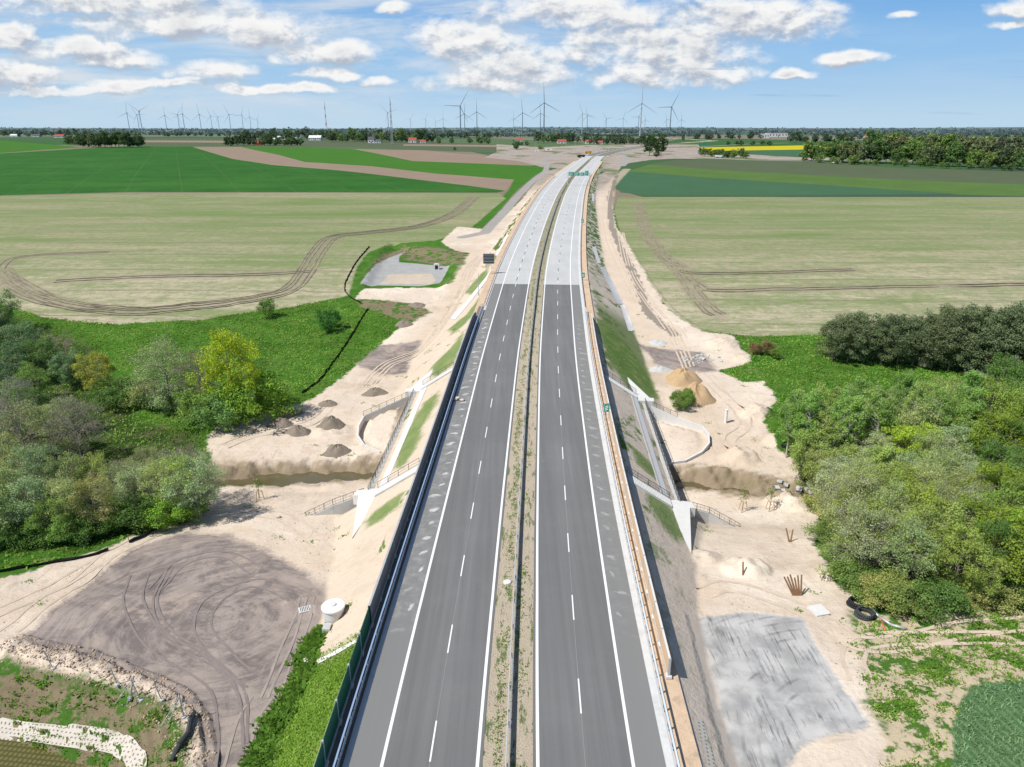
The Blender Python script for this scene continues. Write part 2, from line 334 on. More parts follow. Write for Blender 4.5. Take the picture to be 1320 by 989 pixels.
# the ground sheet: rows farther apart with distance
rows = [26.0]
while rows[-1] < 1700: rows.append(rows[-1]*1.0062)
while rows[-1] < 30000: rows.append(rows[-1]*1.022)
rows = np.array(rows); us = np.concatenate([np.linspace(-1.9,-1.05,50)[:-1], np.linspace(-1.05,1.05,480), np.linspace(1.05,1.9,50)[1:]])
GX = (rows[:,None]*us[None,:]).ravel(); GY = np.repeat(rows, len(us)); GZ = H(GX, GY)
A = {k: zmax(GX, GY, v) for k, v in Z.items()}
A['srv'] = np.maximum(2.4 - lmin(GX, GY, [SRV[0], SRV[2]]), 4.5 - lmin(GX, GY, SRV[3:])); A['ditch'] = .9 - lmin(GX, GY, [SRV[1]], 20); A['haul'] = 3.0 - lmin(GX, GY, HAUL, 20); A['trk'] = lmin(GX, GY, TRK, 20)
A['mud'] = 3.6 - np.minimum(lmin(GX, GY, [STREAM_L, STREAM_R], 20), 20)
A['lat'] = lat(GX, GY)
_a = np.abs(A['lat']); _w2 = np.clip((GX - cx(GY) + 20)/40, 0, 1)
_b = np.interp(GY, BL[:,0], BL[:,1])*(1-_w2) + np.interp(GY, BR[:,0], BR[:,1])*_w2
_e = zr(GY) - .12 - (_a-14.6)/1.55
A['emb'] = np.clip((_e - _b)*1.55, -20, 20)
_op = ((A['lat'] < -22.9)&(GY > 92.2)&(GY < 131.6))|((A['lat'] > 23.1)&(GY > 90.6)&(GY < 128.8))
A['emb'] = np.where(_op, -20, A['emb'])
nr, nc = len(rows), len(us)
I = np.arange(nr*nc).reshape(nr, nc); F = np.stack([I[:-1,:-1], I[:-1,1:], I[1:,1:], I[1:,:-1]], -1).reshape(-1, 4)
V = np.stack([GX, GY, GZ], -1)

def ground_material():
    m, t, b, out = newmat('ground'); p = t.pos()
    sep = t.n('ShaderNodeSeparateXYZ'); t.put(sep.inputs[0], p); X, Y = sep.outputs[0], sep.outputs[1]
    nS = t.noise(p, 2.2, 4, .6); nM = t.noise(p, .35, 4, .6); nL = t.noise(p, .045, 3, .55); nF = t.noise(p, 9, 3, .6)
    nE = t.math('SUBTRACT', nM, .5); nE2 = t.math('SUBTRACT', nS, .5)
    def A_(n): return t.attr('z_'+n)
    def mask(n, amp=1.2, soft=.35, amp2=.5, off=0.):
        v = t.math('ADD', A_(n), t.math('ADD', t.math('MULTIPLY', nE, amp), t.math('MULTIPLY', nE2, amp2)))
        return t.ss(v, -soft+off, soft+off)
    def vary(c, k1=.25, k2=.3, k3=.2, tint=None, tk=.4):
        g = t.math('ADD', 1.0, t.math('ADD', t.math('MULTIPLY', t.math('SUBTRACT', nL, .5), 2*k1), t.math('ADD', t.math('MULTIPLY', nE, 2*k2), t.math('MULTIPLY', t.math('SUBTRACT', nF, .5), 2*k3))))
        x = t.n('ShaderNodeVectorMath', operation='SCALE'); t.put(x.inputs[0], c); t.put(x.inputs[3], g); c2 = x.outputs[0]
        return t.mix(t.ss(nM, .45, .68, 0, tk), c2, tint) if tint else c2
    # far patchwork of fields
    vo = t.n('ShaderNodeTexVoronoi', voronoi_dimensions='2D'); t.put(vo.inputs['Vector'], t.scl(p, (.0022,.0011,1), .35)); vo.inputs['Scale'].default_value = 1.; vo.inputs['Randomness'].default_value = .85
    cr = t.n('ShaderNodeValToRGB'); cr.color_ramp.interpolation = 'CONSTANT'
    ss_ = t.n('ShaderNodeSeparateColor'); t.put(ss_.inputs[0], vo.outputs['Color']); t.put(cr.inputs[0], ss_.outputs[0])
    stops = [(0,(.055,.11,.04)),(.2,(.09,.14,.06)),(.36,(.21,.17,.12)),(.48,(.045,.11,.03)),(.62,(.13,.16,.09)),(.78,(.05,.09,.05)),(.9,(.18,.17,.11))]
    e = cr.color_ramp.elements
    while len(e) < len(stops): e.new(.5)
    for i, (q, c) in enumerate(stops): e[i].position = q; e[i].color = (*c, 1)
    c = cr.outputs[0]
    near = t.ss(Y, 330, 420)
    meadow = vary((.050,.150,.014), .3, .5, .5, (.11,.17,.035), .7)
    meadow = t.mix(t.ss(t.noise(p, .11, 5, .65), .60, .72, 0, .55), meadow, (.22,.22,.10))
    meadow = t.mix(t.ss(t.noise(p, .2, 5, .7), .52, .68, 0, .6), meadow, (.022,.08,.010)); meadow = t.mix(t.ss(nS, .58, .72, 0, .55), meadow, (.17,.19,.06)); c = t.mix(t.ss(Y, 1000, 9000, 0, .55), c, (.15,.21,.25))  # far patchwork turns blue grey with distance: aerial haze mixed into the colour
    c = t.mix(near, meadow, c)
    # big fields
    def field(name, col, k=(.1,.06,.1), tint=None, tk=.3, amp=1.5, soft=.8): 
        nonlocal c
        c = t.mix(mask(name, amp, soft), c, vary(col, *k, tint, tk))
    field('olive', (.09,.115,.06)); field('plough', (.265,.20,.145), (.12,.06,.12))
    field('lime', (.05,.155,.014), (.2,.08,.1), (.07,.17,.025)); field('lime2', (.085,.155,.035), (.2,.08,.1), (.12,.18,.06)); field('wheat', (.026,.112,.014), (.45,.14,.12), (.045,.135,.02), .5)
    twl = t.math('ABSOLUTE', t.math('SUBTRACT', t.math('FRACT', t.math('DIVIDE', t.math('ADD', X, t.math('MULTIPLY', Y, .45)), 34.)), .5)); c = t.mix(t.math('MULTIPLY', mask('wheat'), t.ss(twl, .47, .495, 0, .35)), c, (.09,.15,.05)); c = t.mix(t.math('MULTIPLY', mask('wheat'), t.ss(t.noise(t.scl(p, (.006,.012,1)), 1., 5, .7), .48, .66, 0, .6)), c, (.05,.145,.022))
    field('teal', (.055,.125,.06), (.15,.08,.1)); field('rape', (.50,.43,.01), (.05,.02,.05))
    # tramlines through the green wheat
    # pale sown crop: thin shoots on sandy soil, drill rows along x, tramlines
    bend = t.math('ADD', Y, t.math('MULTIPLY', t.math('SINE', t.math('MULTIPLY', X, .012)), 4.0))
    row = t.noise(t.scl(p, (.05, 1.6, 1)), 1.0, 3, .65); row2 = t.noise(t.scl(p, (.012,.16,1)), 1.0, 4, .6); patch = t.noise(t.scl(p, (.010,.022,1)), 1., 4, .62)
    soil = t.mix(t.ss(Y, 190, 300), (.46,.395,.285), (.33,.295,.18))
    green = t.ss(t.math('ADD', t.math('MULTIPLY', row, .55), t.math('ADD', t.math('MULTIPLY', patch, .75), t.math('ADD', t.math('MULTIPLY', row2, .16), t.math('ADD', t.math('MULTIPLY', nM, .55), t.math('MULTIPLY', nS, .35))))), .98, 1.27)
    green = t.math('ADD', green, t.ss(Y, 215, 330, -.22, .10), clamp=True)
    cc = t.mix(green, soil, t.mix(t.ss(patch, .5, .75), (.215,.245,.115), (.15,.215,.065)))
    wr = t.math('ABSOLUTE', t.math('SUBTRACT', t.math('FRACT', t.math('DIVIDE', bend, 21.)), .5))
    wl = t.math('MULTIPLY', t.ss(wr, .462, .497), t.ss(t.noise(t.scl(p, (.02,.2,1)), 1., 3), .32, .6, .35, .85))
    cc = t.mix(wl, cc, (.185,.165,.105)); dr = t.noise(t.scl(p, (.015,.55,1)), 1., 4, .75); cc = t.mix(t.ss(dr, .50, .68, 0, .5), cc, (.35,.315,.21)); cc = t.mix(t.ss(t.noise(t.scl(p, (.018,.05,1)), 1., 5, .7), .50, .66, 0, .6), cc, (.155,.215,.07))
    rt = A_('trk'); rut = t.math('MULTIPLY', t.ss(t.math('SINE', t.math('MULTIPLY', rt, 4.4)), -.2, .7), t.ss(t.math('ADD', rt, t.math('MULTIPLY', nE, 1.5)), 3.2, 1.9))
    cc = t.mix(t.ss(t.noise(t.scl(p, (.5,.9,1)), 1., 5, .75), .48, .66, 0, .5), cc, (.14,.20,.06)); cc = t.mix(t.ss(t.math('ADD', rt, t.math('MULTIPLY', nE, 2.5)), 3.6, 1.4, 0, .5), cc, (.25,.21,.155))
    c = t.mix(mask('crop', 2.2, .5, .9, -1.6), c, cc)
    # forest floor
    c = t.mix(mask('wood', 5, 2), c, vary((.03,.06,.014), .2, .5, .4, (.12,.10,.06), .7))
    # bare sand of the works
    wave = t.noise(t.scl(p, (.35,1.3,1), .9), .8, 4, .65, 1.2)
    sand = vary((.66,.555,.445), .14, .17, .13, (.54,.435,.335), .6)
    sand = t.mix(t.ss(wave, .54, .72, 0, .42), sand, (.42,.33,.25)); sand = t.mix(t.ss(nL, .5, .66, 0, .6), sand, (.76,.67,.56)); sand = t.mix(t.ss(t.noise(p, .035, 6, .72), .50, .64, 0, .55), sand, (.46,.36,.265)); sand = t.mix(t.ss(t.noise(p, .5, 6, .8), .56, .68, 0, .5), sand, (.40,.31,.22)); sand = t.mix(t.ss(Y, 400, 520, 0, .85), sand, vary((.34,.29,.245), .3, .3, .1, (.16,.13,.11), .9)); sand = t.mix(t.math('MULTIPLY', t.ss(Y, 480, 560), t.ss(t.noise(t.scl(p, (.02,.008,1)), 1., 4, .6), .52, .6, 0, .8)), sand, (.10,.15,.045))
    tr = t.noise(t.scl(p, (1.7,.10,1), -.5), 1.0, 3, .6); sand = t.mix(t.ss(tr, .6, .72, 0, .3), sand, (.33,.25,.18))
    grassy = t.ss(t.noise(p, .16, 5, .7), .66, .72, 0, .8)
    sand = t.mix(t.math('MULTIPLY', grassy, t.ss(Y, 120, 190, .15, .8)), sand, (.10,.14,.035))
    c = t.mix(mask('sand', 3.2, .4, 1.6), c, sand)
    hl = mask('haul', 1.4, 1.2); c = t.mix(t.math('MULTIPLY', hl, .55), c, vary((.60,.48,.36), .1, .12, .08))
    rr = t.math('SUBTRACT', 3.0, A_('haul')); pass
    # rough weeds over soil
    wd = t.ss(t.math('ADD', t.math('MULTIPLY', nM, .6), t.math('MULTIPLY', t.noise(p, .9, 5, .7), .5)), .53, .60)
    wcol = t.mix(wd, t.mix(t.ss(X, 0, 5), vary((.22,.175,.11), .1, .3, .3), vary((.50,.41,.28), .1, .2, .2)), vary((.055,.13,.018), .2, .4, .4))
    c = t.mix(mask('weed', 4., .8, 2), c, wcol)
    # crushed stone yards
    arc = t.noise(t.scl(p, (.12,.5,1), .5), 1., 5, .7, 2.0); arc2 = t.noise(t.scl(p, (1.4,.12,1), -.35), 1., 4, .6, .5)
    lpv = t.vm('SUBTRACT', t.scl(p, (1,1,0)), (*P(285,800)[:2],0.)); lps = t.n('ShaderNodeSeparateXYZ'); t.put(lps.inputs[0], lpv); lpc = t.n('ShaderNodeCombineXYZ'); t.put(lpc.inputs[0], t.math('MULTIPLY', t.vm('LENGTH', lpv), .75)); t.put(lpc.inputs[1], t.math('MULTIPLY', t.math('ARCTAN2', lps.outputs[1], lps.outputs[0]), 1.4)); pol = t.noise(lpc.outputs[0], 1.1, 6, .75, 1.2)
    arc = t.math('ADD', t.math('MULTIPLY', pol, .45), t.math('MULTIPLY', t.noise(p, .16, 6, .7, 1.2), .55))
    lp = t.mix(t.ss(arc, .41, .58), (.19,.16,.148), (.38,.315,.275)); lp = t.mix(t.ss(nM, .50, .72, 0, .6), lp, (.36,.30,.26)); lp = t.mix(t.ss(nF, .3, .8, 0, .3), lp, (.11,.10,.09))
    lp = t.mix(t.ss(arc2, .56, .70, 0, .5), lp, (.32,.265,.22)); lp = t.mix(t.ss(t.noise(p, .10, 6, .78), .53, .68, 0, .75), lp, (.46,.37,.30))
    ringv = t.math('SINE', t.math('MULTIPLY', t.vm('LENGTH', t.vm('SUBTRACT', t.scl(p, (1,.8,0)), (-29.,50.,0))), 2.6)); lp = t.mix(t.math('MULTIPLY', t.ss(ringv, .6, .95), t.ss(nM, .42, .62, 0, .2)), lp, (.10,.085,.08))
    c = t.mix(mask('lotp', 3.4, .9, 1.8, -.4), c, lp)
    lg = t.mix(t.ss(nM, .35, .65), (.33,.325,.315), (.50,.49,.47)); sc = t.noise(t.scl(p, (3.2,.16,1), .14), 1., 6, .78)
    dk = t.math('MULTIPLY', t.ss(sc, .50, .64), t.ss(t.noise(p, .22, 4, .6), .44, .58)); lg = t.mix(t.math('MULTIPLY', dk, .8), lg, (.10,.10,.10))
    lg = t.mix(t.math('MULTIPLY', t.ss(t.math('SINE', t.math('MULTIPLY', t.vm('LENGTH', t.vm('SUBTRACT', t.scl(p, (1,1,0)), (32.,43.,0))), 5.)), .5, .95), t.ss(t.noise(p, .2, 3), .5, .62, 0, .5)), lg, (.14,.14,.14))
    c = t.mix(mask('lotg', 1.6, .35, 1.2), c, lg)
    # wheat plot with rows
    wr2 = t.math('SINE', t.math('MULTIPLY', t.math('ADD', X, t.math('ADD', t.math('MULTIPLY', Y, .25), t.math('MULTIPLY', nE, 1.0))), 8.5))
    cw = t.mix(t.math('MULTIPLY', t.ss(wr2, -.2, 1.0), t.ss(nL, .36, .55, .25, .9)), (.075,.155,.062), (.16,.23,.11)); cw = t.mix(t.ss(nF, .35, .8, 0, .5), cw, (.045,.105,.04))
    c = t.mix(mask('circle', .9, .15, .6), c, cw)
    c = t.mix(mask('slab', .5, .25), c, vary((.36,.355,.34), .1, .2, .2)); c = t.mix(mask('floor', .4, .25), c, vary((.50,.42,.33), .1, .2, .1))
    c = t.mix(mask('srv', 1.0, .5), c, vary((.33,.31,.285), .1, .15, .12)); c = t.mix(t.math('MULTIPLY', mask('ditch', .6, .4), .8), c, (.19,.165,.14))
    # stream banks
    c = t.mix(t.math('MULTIPLY', mask('mud', 3.5, 1.2, 1.0), .9), c, vary((.27,.205,.135), .1, .5, .3, (.15,.135,.065), .7))
    # embankment faces
    L = A_('lat'); right = t.ss(L, -1, 1)
    strip = t.noise(t.scl(p, (.30,.11,.3), .55), 1., 4, .7, .4)
    gl = t.ss(strip, .64, .68); gr = t.math('MULTIPLY', t.ss(t.noise(p, .14, 5, .72), .50, .60), t.ss(Y, 60, 90, .4, 1.))
    el = t.mix(gl, vary((.62,.51,.395), .1, .14, .12, (.50,.40,.30), .6), vary((.14,.20,.055), .1, .3, .35))
    el = t.mix(t.ss(Y, 58, 54), el, vary((.105,.20,.02), .2, .4, .35, (.21,.27,.07), .5))
    er = t.mix(t.math('MULTIPLY', gr, t.ss(strip, .46, .56)), vary((.60,.51,.415), .12, .16, .14, (.48,.40,.325), .6), vary((.085,.165,.03), .1, .3, .35, (.13,.2,.05)))
    er = t.mix(t.math('MULTIPLY', t.ss(Y, 134, 142), t.math('MULTIPLY', t.ss(Y, 205, 180), t.ss(L, 18.5, 17.0, .0, 1.))), er, er)
    midg = t.math('MULTIPLY', t.math('MULTIPLY', t.ss(Y, 132, 142), t.ss(Y, 196, 176)), t.ss(t.math('ADD', L, t.math('MULTIPLY', nE, 5)), 15.6, 16.8))
    er = t.mix(t.math('MULTIPLY', midg, .85), er, vary((.11,.175,.04), .1, .3, .3, (.16,.2,.07), .6))
    farg = t.ss(Y, 200, 260); er = t.mix(t.math('MULTIPLY', farg, t.ss(t.noise(t.scl(p, (.05,.35,1), .3), 1., 3), .44, .54)), er, (.075,.15,.03)); el = t.mix(t.math('MULTIPLY', farg, t.ss(t.noise(t.scl(p, (.1,.08,1)), 1., 4), .45, .55)), el, (.085,.14,.03))
    ec = t.mix(right, el, er)
    ec = t.mix(t.math('MULTIPLY', mask('gst', 2.6, .7, 2.0), .88), ec, vary((.115,.20,.04), .1, .35, .4, (.22,.25,.09), .7))
    gul = t.noise(t.scl(p, (.16,2.2,.2)), 1., 3, .7); ec = t.mix(t.ss(gul, .55, .75, 0, .22), ec, (.25,.19,.14))
    c = t.mix(mask('emb', 1.2, .5, .6), c, ec)
    t.put(b.inputs['Base Color'], c); b.inputs['Roughness'].default_value = .95; b.inputs['Specular IOR Level'].default_value = .1
    bn = t.n('ShaderNodeBump'); bn.inputs['Distance'].default_value = .35; bn.inputs['Strength'].default_value = .7
    hgt = t.math('ADD', t.math('MULTIPLY', nM, .7), t.math('ADD', t.math('MULTIPLY', nS, .35), t.math('ADD', t.math('MULTIPLY', nF, .12), t.math('MULTIPLY', wave, .4))))
    sm = t.math('SUBTRACT', 1., t.math('MULTIPLY', t.math('MAXIMUM', t.math('MAXIMUM', mask('lotp'), mask('lotg')), mask('crop')), .8)); t.put(bn.inputs['Height'], t.math('MULTIPLY', hgt, t.math('MULTIPLY', sm, t.ss(Y, 300, 200, .1, 1.)))); t.put(b.inputs['Normal'], bn.outputs[0])
    return m
GM = ground_material()
# split by what each face is, so that every surface is an object of its own
fc = {k: v[F].mean(1) for k, v in A.items()}
kind = np.zeros(len(F), int)                                # 0 ground
names = ['ground','field','meadow','gravel_yard','asphalt_yard','service_road','embankment_slope']
meadow = (fc['sand'] < 0)&(V[F[:,0],1] < 380)
kind[meadow] = 2
for k in ('olive','plough','lime','lime2','wheat','teal','rape','crop'): kind[(fc[k] > 0)&(fc['sand'] < 0)] = 1
kind[fc['circle'] > 0] = 1
kind[fc['lotp'] > 0] = 3; kind[fc['lotg'] > 0] = 4; kind[fc['srv'] > 0] = 5; kind[(fc['emb'] > 0)] = 6
cent = V[F].mean(1)
# smooth normals shared across the split
dzx = np.zeros((nr,nc)); ZG = GZ.reshape(nr,nc); XG = GX.reshape(nr,nc); YG = GY.reshape(nr,nc)
du = np.stack(np.gradient(np.stack([XG,YG,ZG],-1), axis=1),0); dv = np.stack(np.gradient(np.stack([XG,YG,ZG],-1), axis=0),0)
NRM = np.cross(du, dv); NRM /= np.linalg.norm(NRM, axis=-1, keepdims=True); NRM = NRM.reshape(-1,3)
for ki, nm in enumerate(names):
    Fk = F[kind == ki]
    if not len(Fk): continue
    uq, inv = np.unique(Fk.ravel(), return_inverse=True); Fk2 = inv.reshape(-1,4)
    me = np_mesh(nm, V[uq], Fk2, GM, True)
    for k, v in A.items():
        at = me.attributes.new('z_'+k, 'FLOAT', 'POINT'); at.data.foreach_set('value', v[uq].astype(np.float32))
    me.normals_split_custom_set_from_vertices(NRM[uq].tolist())
    tag(link(nm, me), kind='structure')
print('ground', nr*nc)

# ------------------------------------------------------------------ road
def ribbon(name, s0, s1, y0, y1, dz, mat, step=2.0, kind='structure', z1=None):
    n = max(2, int((y1-y0)/step)+1); ys = np.linspace(y0, y1, n); vv = []
    f0 = s0 if callable(s0) else (lambda y: s0); f1 = s1 if callable(s1) else (lambda y: s1)
    for y in ys: vv += [RP(f0(y), y, dz), RP(f1(y), y, dz if z1 is None else z1)]
    ff = [(2*i, 2*i+1, 2*i+3, 2*i+2) for i in range(n-1)]
    o = link(name, np_mesh(name, vv, ff, mat, True))
    if kind: o['kind'] = kind
    return o
def road_material(name, concrete=False):
    m, t, b, out = newmat(name); p = t.pos(); sep = t.n('ShaderNodeSeparateXYZ'); t.put(sep.inputs[0], p)
    n1 = t.noise(p, .25, 4, .6); n2 = t.noise(p, 14, 3, .7); lon = t.noise(t.scl(p, (1.5,.018,1), -.02), 1., 4, .6)
    L = t.attr('lat')
    if concrete:
        c = t.mix(lon, (.47,.47,.46), (.57,.57,.555)); c = t.mix(t.ss(n1, .45, .7, 0, .4), c, (.53,.52,.50))
        j = t.math('ABSOLUTE', t.math('SUBTRACT', t.math('FRACT', t.math('DIVIDE', t.attr('run'), 5.)), .5)); slab = t.noise(t.scl(p, (.2,.06,1)), 1., 2)
        c = t.mix(t.ss(j, .485, .495, 0, .45), c, (.28,.28,.27)); c = t.mix(t.ss(slab, .45, .65, 0, .35), c, (.41,.41,.40)); c = t.mix(t.ss(t.noise(t.scl(p,(.02,.25,1)), 1., 3), .6, .72, 0, .35), c, (.34,.33,.31))
    else:
        c = t.mix(t.ss(lon, .3, .7), (.165,.164,.161), (.205,.203,.199)); c = t.mix(t.ss(n1, .45, .75, 0, .4), c, (.22,.22,.215)); seam = t.noise(t.scl(p, (.02,.045,1)), 1., 2, .4); c = t.mix(t.ss(seam, .42, .58, 0, .4), c, (.155,.155,.152)); c = t.mix(t.ss(t.noise(t.scl(p, (.9,.02,1)), 1., 5, .75), .54, .72, 0, .35), c, (.25,.247,.24))
        a = t.math('ABSOLUTE', L); sh = t.ss(a, 9.5, 9.8)
        c = t.mix(t.math('MULTIPLY', sh, .75), c, (.26,.26,.25))
        w = t.math('MULTIPLY', t.ss(t.math('ABSOLUTE', t.math('SUBTRACT', a, 6.)), .9, 1.4), .16); c = t.mix(w, c, (.115,.115,.115))
        # dried grout smears left on the hard shoulders
        run = t.attr('run'); run = t.math('ADD', run, t.math('MULTIPLY', t.noise(p, .35, 2), 2.5)); cell = t.math('FLOOR', t.math('DIVIDE', run, 3.3)); loc = t.math('SUBTRACT', t.math('FRACT', t.math('DIVIDE', run, 3.3)), .5)
        wn = t.n('ShaderNodeTexWhiteNoise', noise_dimensions='1D'); t.put(wn.inputs['W'], cell)
        cxn = t.math('ADD', 10.5, t.math('MULTIPLY', wn.outputs[0], .9)); du = t.math('DIVIDE', t.math('SUBTRACT', a, cxn), t.math('ADD', .30, t.math('MULTIPLY', wn.outputs[0], .8)))
        dl = t.math('DIVIDE', t.math('ADD', t.math('MULTIPLY', loc, 3.3), t.math('MULTIPLY', du, .35)), .42)
        rr = t.math('ADD', t.math('MULTIPLY', du, du), t.math('MULTIPLY', dl, dl)); rr = t.math('ADD', rr, t.math('MULTIPLY', t.math('SUBTRACT', t.noise(t.scl(p, (1,1,1)), 1.7, 4, .7, 1.), .5), 3.6))
        on = t.math('MULTIPLY', t.math('MULTIPLY', t.math('MULTIPLY', sh, t.ss(t.noise(p, .23, 2), .30, .42)), t.ss(run, 56, 62)), t.ss(run, 172, 160)); on = t.math('MULTIPLY', on, t.ss(L, -1, 1, 1., .35))
        c = t.mix(t.math('MULTIPLY', t.ss(rr, 1.0, .1), on), c, (.62,.61,.58)); c = t.mix(t.math('MULTIPLY', on, t.ss(t.noise(p, .8, 5, .7), .42, .7, 0, .55)), c, (.40,.39,.375))
        scuff = t.noise(t.scl(p, (.6,.12,1), .8), 1., 5, .7, 2.5); c = t.mix(t.ss(scuff, .66, .74, 0, .3), c, (.26,.255,.25))
    c = t.mix(t.ss(n2, .25, .75, 0, .22), c, (.07,.07,.07) if not concrete else (.3,.3,.29))
    t.put(b.inputs['Base Color'], c); b.inputs['Roughness'].default_value = .85; b.inputs['Specular IOR Level'].default_value = .25
    bn = t.n('ShaderNodeBump'); bn.inputs['Distance'].default_value = .01; t.put(bn.inputs['Height'], n2); t.put(b.inputs['Normal'], bn.outputs[0])
    return m
M['asphalt'] = road_material('asphalt'); M['road_concrete'] = road_material('road_concrete', True)
def carriage(name, s0, s1, y0, y1, mat, dz=0.0):
    n = int((y1-y0)/2.)+1; ys = np.linspace(y0, y1, n); k = 7; ss_ = np.linspace(s0, s1, k)
    vv = [RP(s, y, dz) for y in ys for s in ss_]; J = np.arange(n*k).reshape(n, k)
    ff = np.stack([J[:-1,:-1], J[:-1,1:], J[1:,1:], J[1:,:-1]], -1).reshape(-1,4)
    me = np_mesh(name, vv, ff, mat, True)
    a = me.attributes.new('lat','FLOAT','POINT'); a.data.foreach_set('value', np.tile(ss_, n).astype(np.float32))
    a = me.attributes.new('run','FLOAT','POINT'); a.data.foreach_set('value', np.repeat(ys, k).astype(np.float32))
    return tag(link(name, me), kind='structure')
YC = 200.5
carriage('road', -12.15, -1.95, 24, YC, M['asphalt']); carriage('road', 1.95, 12.15, 24, YC, M['asphalt'])
for a_, b_, m_ in ((YC, 900, M['road_concrete']), (900, 1700, M['asphalt'])):
    carriage('road', -12.15, -1.95, a_, b_, m_); carriage('road', 1.95, 12.15, a_, b_, m_)
def verge_material():
    m, t, b, out = newmat('verge_soil'); p = t.pos(); n1 = t.noise(p, .5, 5, .7); n2 = t.noise(p, 7, 4, .65); L = t.attr('lat')
    s1 = t.noise(t.scl(p, (1.2,.25,1)), 1., 5, .75)
    c = t.mix(n1, (.43,.36,.265), (.56,.48,.365)); c = t.mix(t.ss(n2, .35, .7, 0, .45), c, (.26,.21,.15))
    g = t.math('MULTIPLY', t.ss(s1, .54, .60), t.ss(n2, .3, .55, .4, 1.)); c = t.mix(t.math('MULTIPLY', g, .9), c, (.065,.125,.02))
    sep = t.n('ShaderNodeSeparateXYZ'); t.put(sep.inputs[0], p); c = t.mix(t.ss(sep.outputs[1], 130, 260, 0, .45), c, (.13,.155,.06))
    t.put(b.inputs['Base Color'], c); b.inputs['Roughness'].default_value = .95
    bn = t.n('ShaderNodeBump'); bn.inputs['Distance'].default_value = .12; t.put(bn.inputs['Height'], n2); t.put(b.inputs['Normal'], bn.outputs[0]); return m
M['verge'] = verge_material()
M['verge_sand'] = simple('verge_sand', (.60,.44,.30), .95, var=.18, scale=1.2, bump=.06, dirt=(.33,.26,.19))
ribbon('median', -1.95, 1.95, 24, 1500, -.03, M['verge'])
tag(bpy.data.objects['median'], kind='structure')
M['gutter_white'] = simple('gutter_concrete', (.60,.60,.585), .8, var=.1, dirt=(.50,.49,.46))
ribbon('kerb', 12.15, 12.9, 24, 760, .012, M['gutter_white']); ribbon('kerb', -12.65, -12.15, 24, 760, .012, M['gutter_white'])
ribbon('verge', 12.9, 14.9, 24, 760, -.05, M['verge_sand']); ribbon('verge', -14.9, -12.65, 177, 760, -.05, M['verge_sand']); M['shadowed_soil'] = simple('shadowed_soil', (.20,.165,.13), .95, var=.25, scale=1.2, bump=.06); ribbon('verge', -14.15, -12.65, 24, 177, -.05, M['shadowed_soil']); ribbon('verge', -14.9, -14.15, 24, 177, -.05, M['verge_sand'])  # soil inside the left wall is darkened to stand for the wall's shadow
ML = simple('road_paint', (.80,.80,.79), .6, var=.05, scale=3)
def line(s, w, y0, y1): ribbon('lane_marking', s-w/2, s+w/2, y0, y1, .006, ML, 2.5)
for s in (-9.65, -2.32, 2.32, 9.65): line(s, .26, 24, 1300)
mk = MB()
def dashes(s, ys, w=.13, L=4., dz=.006):
    for y in ys: mk.quad(RP(s-w/2, y, dz), RP(s+w/2, y, dz), RP(s+w/2, y+L, dz), RP(s-w/2, y+L, dz))
dashes(-6.0, np.arange(29.5, 700, 12.)); dashes(5.98, np.arange(34.6, 700, 12.))
tag(mk.build('lane_marking', ML), kind='structure')
mj = MB(); SJ = simple('joint_seal', (.045,.045,.045), .9)
MJ = simple('lane_joint', (.30,.30,.30), .9)
for s in (-6.0, 5.98): ribbon('joint', s-.015, s+.015, 24, YC, .003, MJ, 2.5)
for y in np.arange(YC+4, 700, 12.):
    for s in (-6.0, 5.98): mj.quad(RP(s-.1, y, .006), RP(s+.1, y, .006), RP(s+.1, y+4, .006), RP(s-.1, y+4, .006))
tag(mj.build('lane_marking', SJ), kind='structure')
# water: the stream under the bridge and the retention pond
def water_material(name, col, net=False):
    m, t, b, out = newmat(name); p = t.pos(); c = t.mix(t.noise(p, .3, 3), col, tuple(v*.7 for v in col))
    if net:
        sep = t.n('ShaderNodeSeparateXYZ'); t.put(sep.inputs[0], t.scl(p, (1,1,1), .12)); f = lambda s, k: t.ss(t.math('ABSOLUTE', t.math('SUBTRACT', t.math('FRACT', t.math('MULTIPLY', s, k)), .5)), .1, .3)
        g = t.math('MULTIPLY', f(sep.outputs[0], 2.2), f(sep.outputs[1], 2.0)); c = t.mix(t.math('MULTIPLY', g, .55), c, (.22,.20,.07))
    t.put(b.inputs['Base Color'], c); b.inputs['Roughness'].default_value = .12; b.inputs['Specular IOR Level'].default_value = .5
    bn = t.n('ShaderNodeBump'); bn.inputs['Distance'].default_value = .02; t.put(bn.inputs['Height'], t.noise(p, 2., 3)); t.put(b.inputs['Normal'], bn.outputs[0]); return m
WL_ = -10.5; wm = MB().poly([(-150,90,-10.5),(150,90,-10.5),(150,117,-10.5),(-150,117,-10.5)]); tag(wm.build('water', water_material('stream_water', (.13,.11,.055))), kind='structure')
px_, py_ = PZ(100, 985, -6.6)
wp = MB().poly([(*PZ(-420, 948, -6.3), -6.3), (*PZ(-420, 1200, -6.3), -6.3), (*PZ(150, 1200, -6.3), -6.3), (*PZ(166, 985, -6.3), -6.3), (*PZ(150, 972, -6.3), -6.3), (*PZ(0, 953, -6.3), -6.3)])
tag(wp.build('water', water_material('pond_water', (.10,.095,.022), True)), kind='structure')
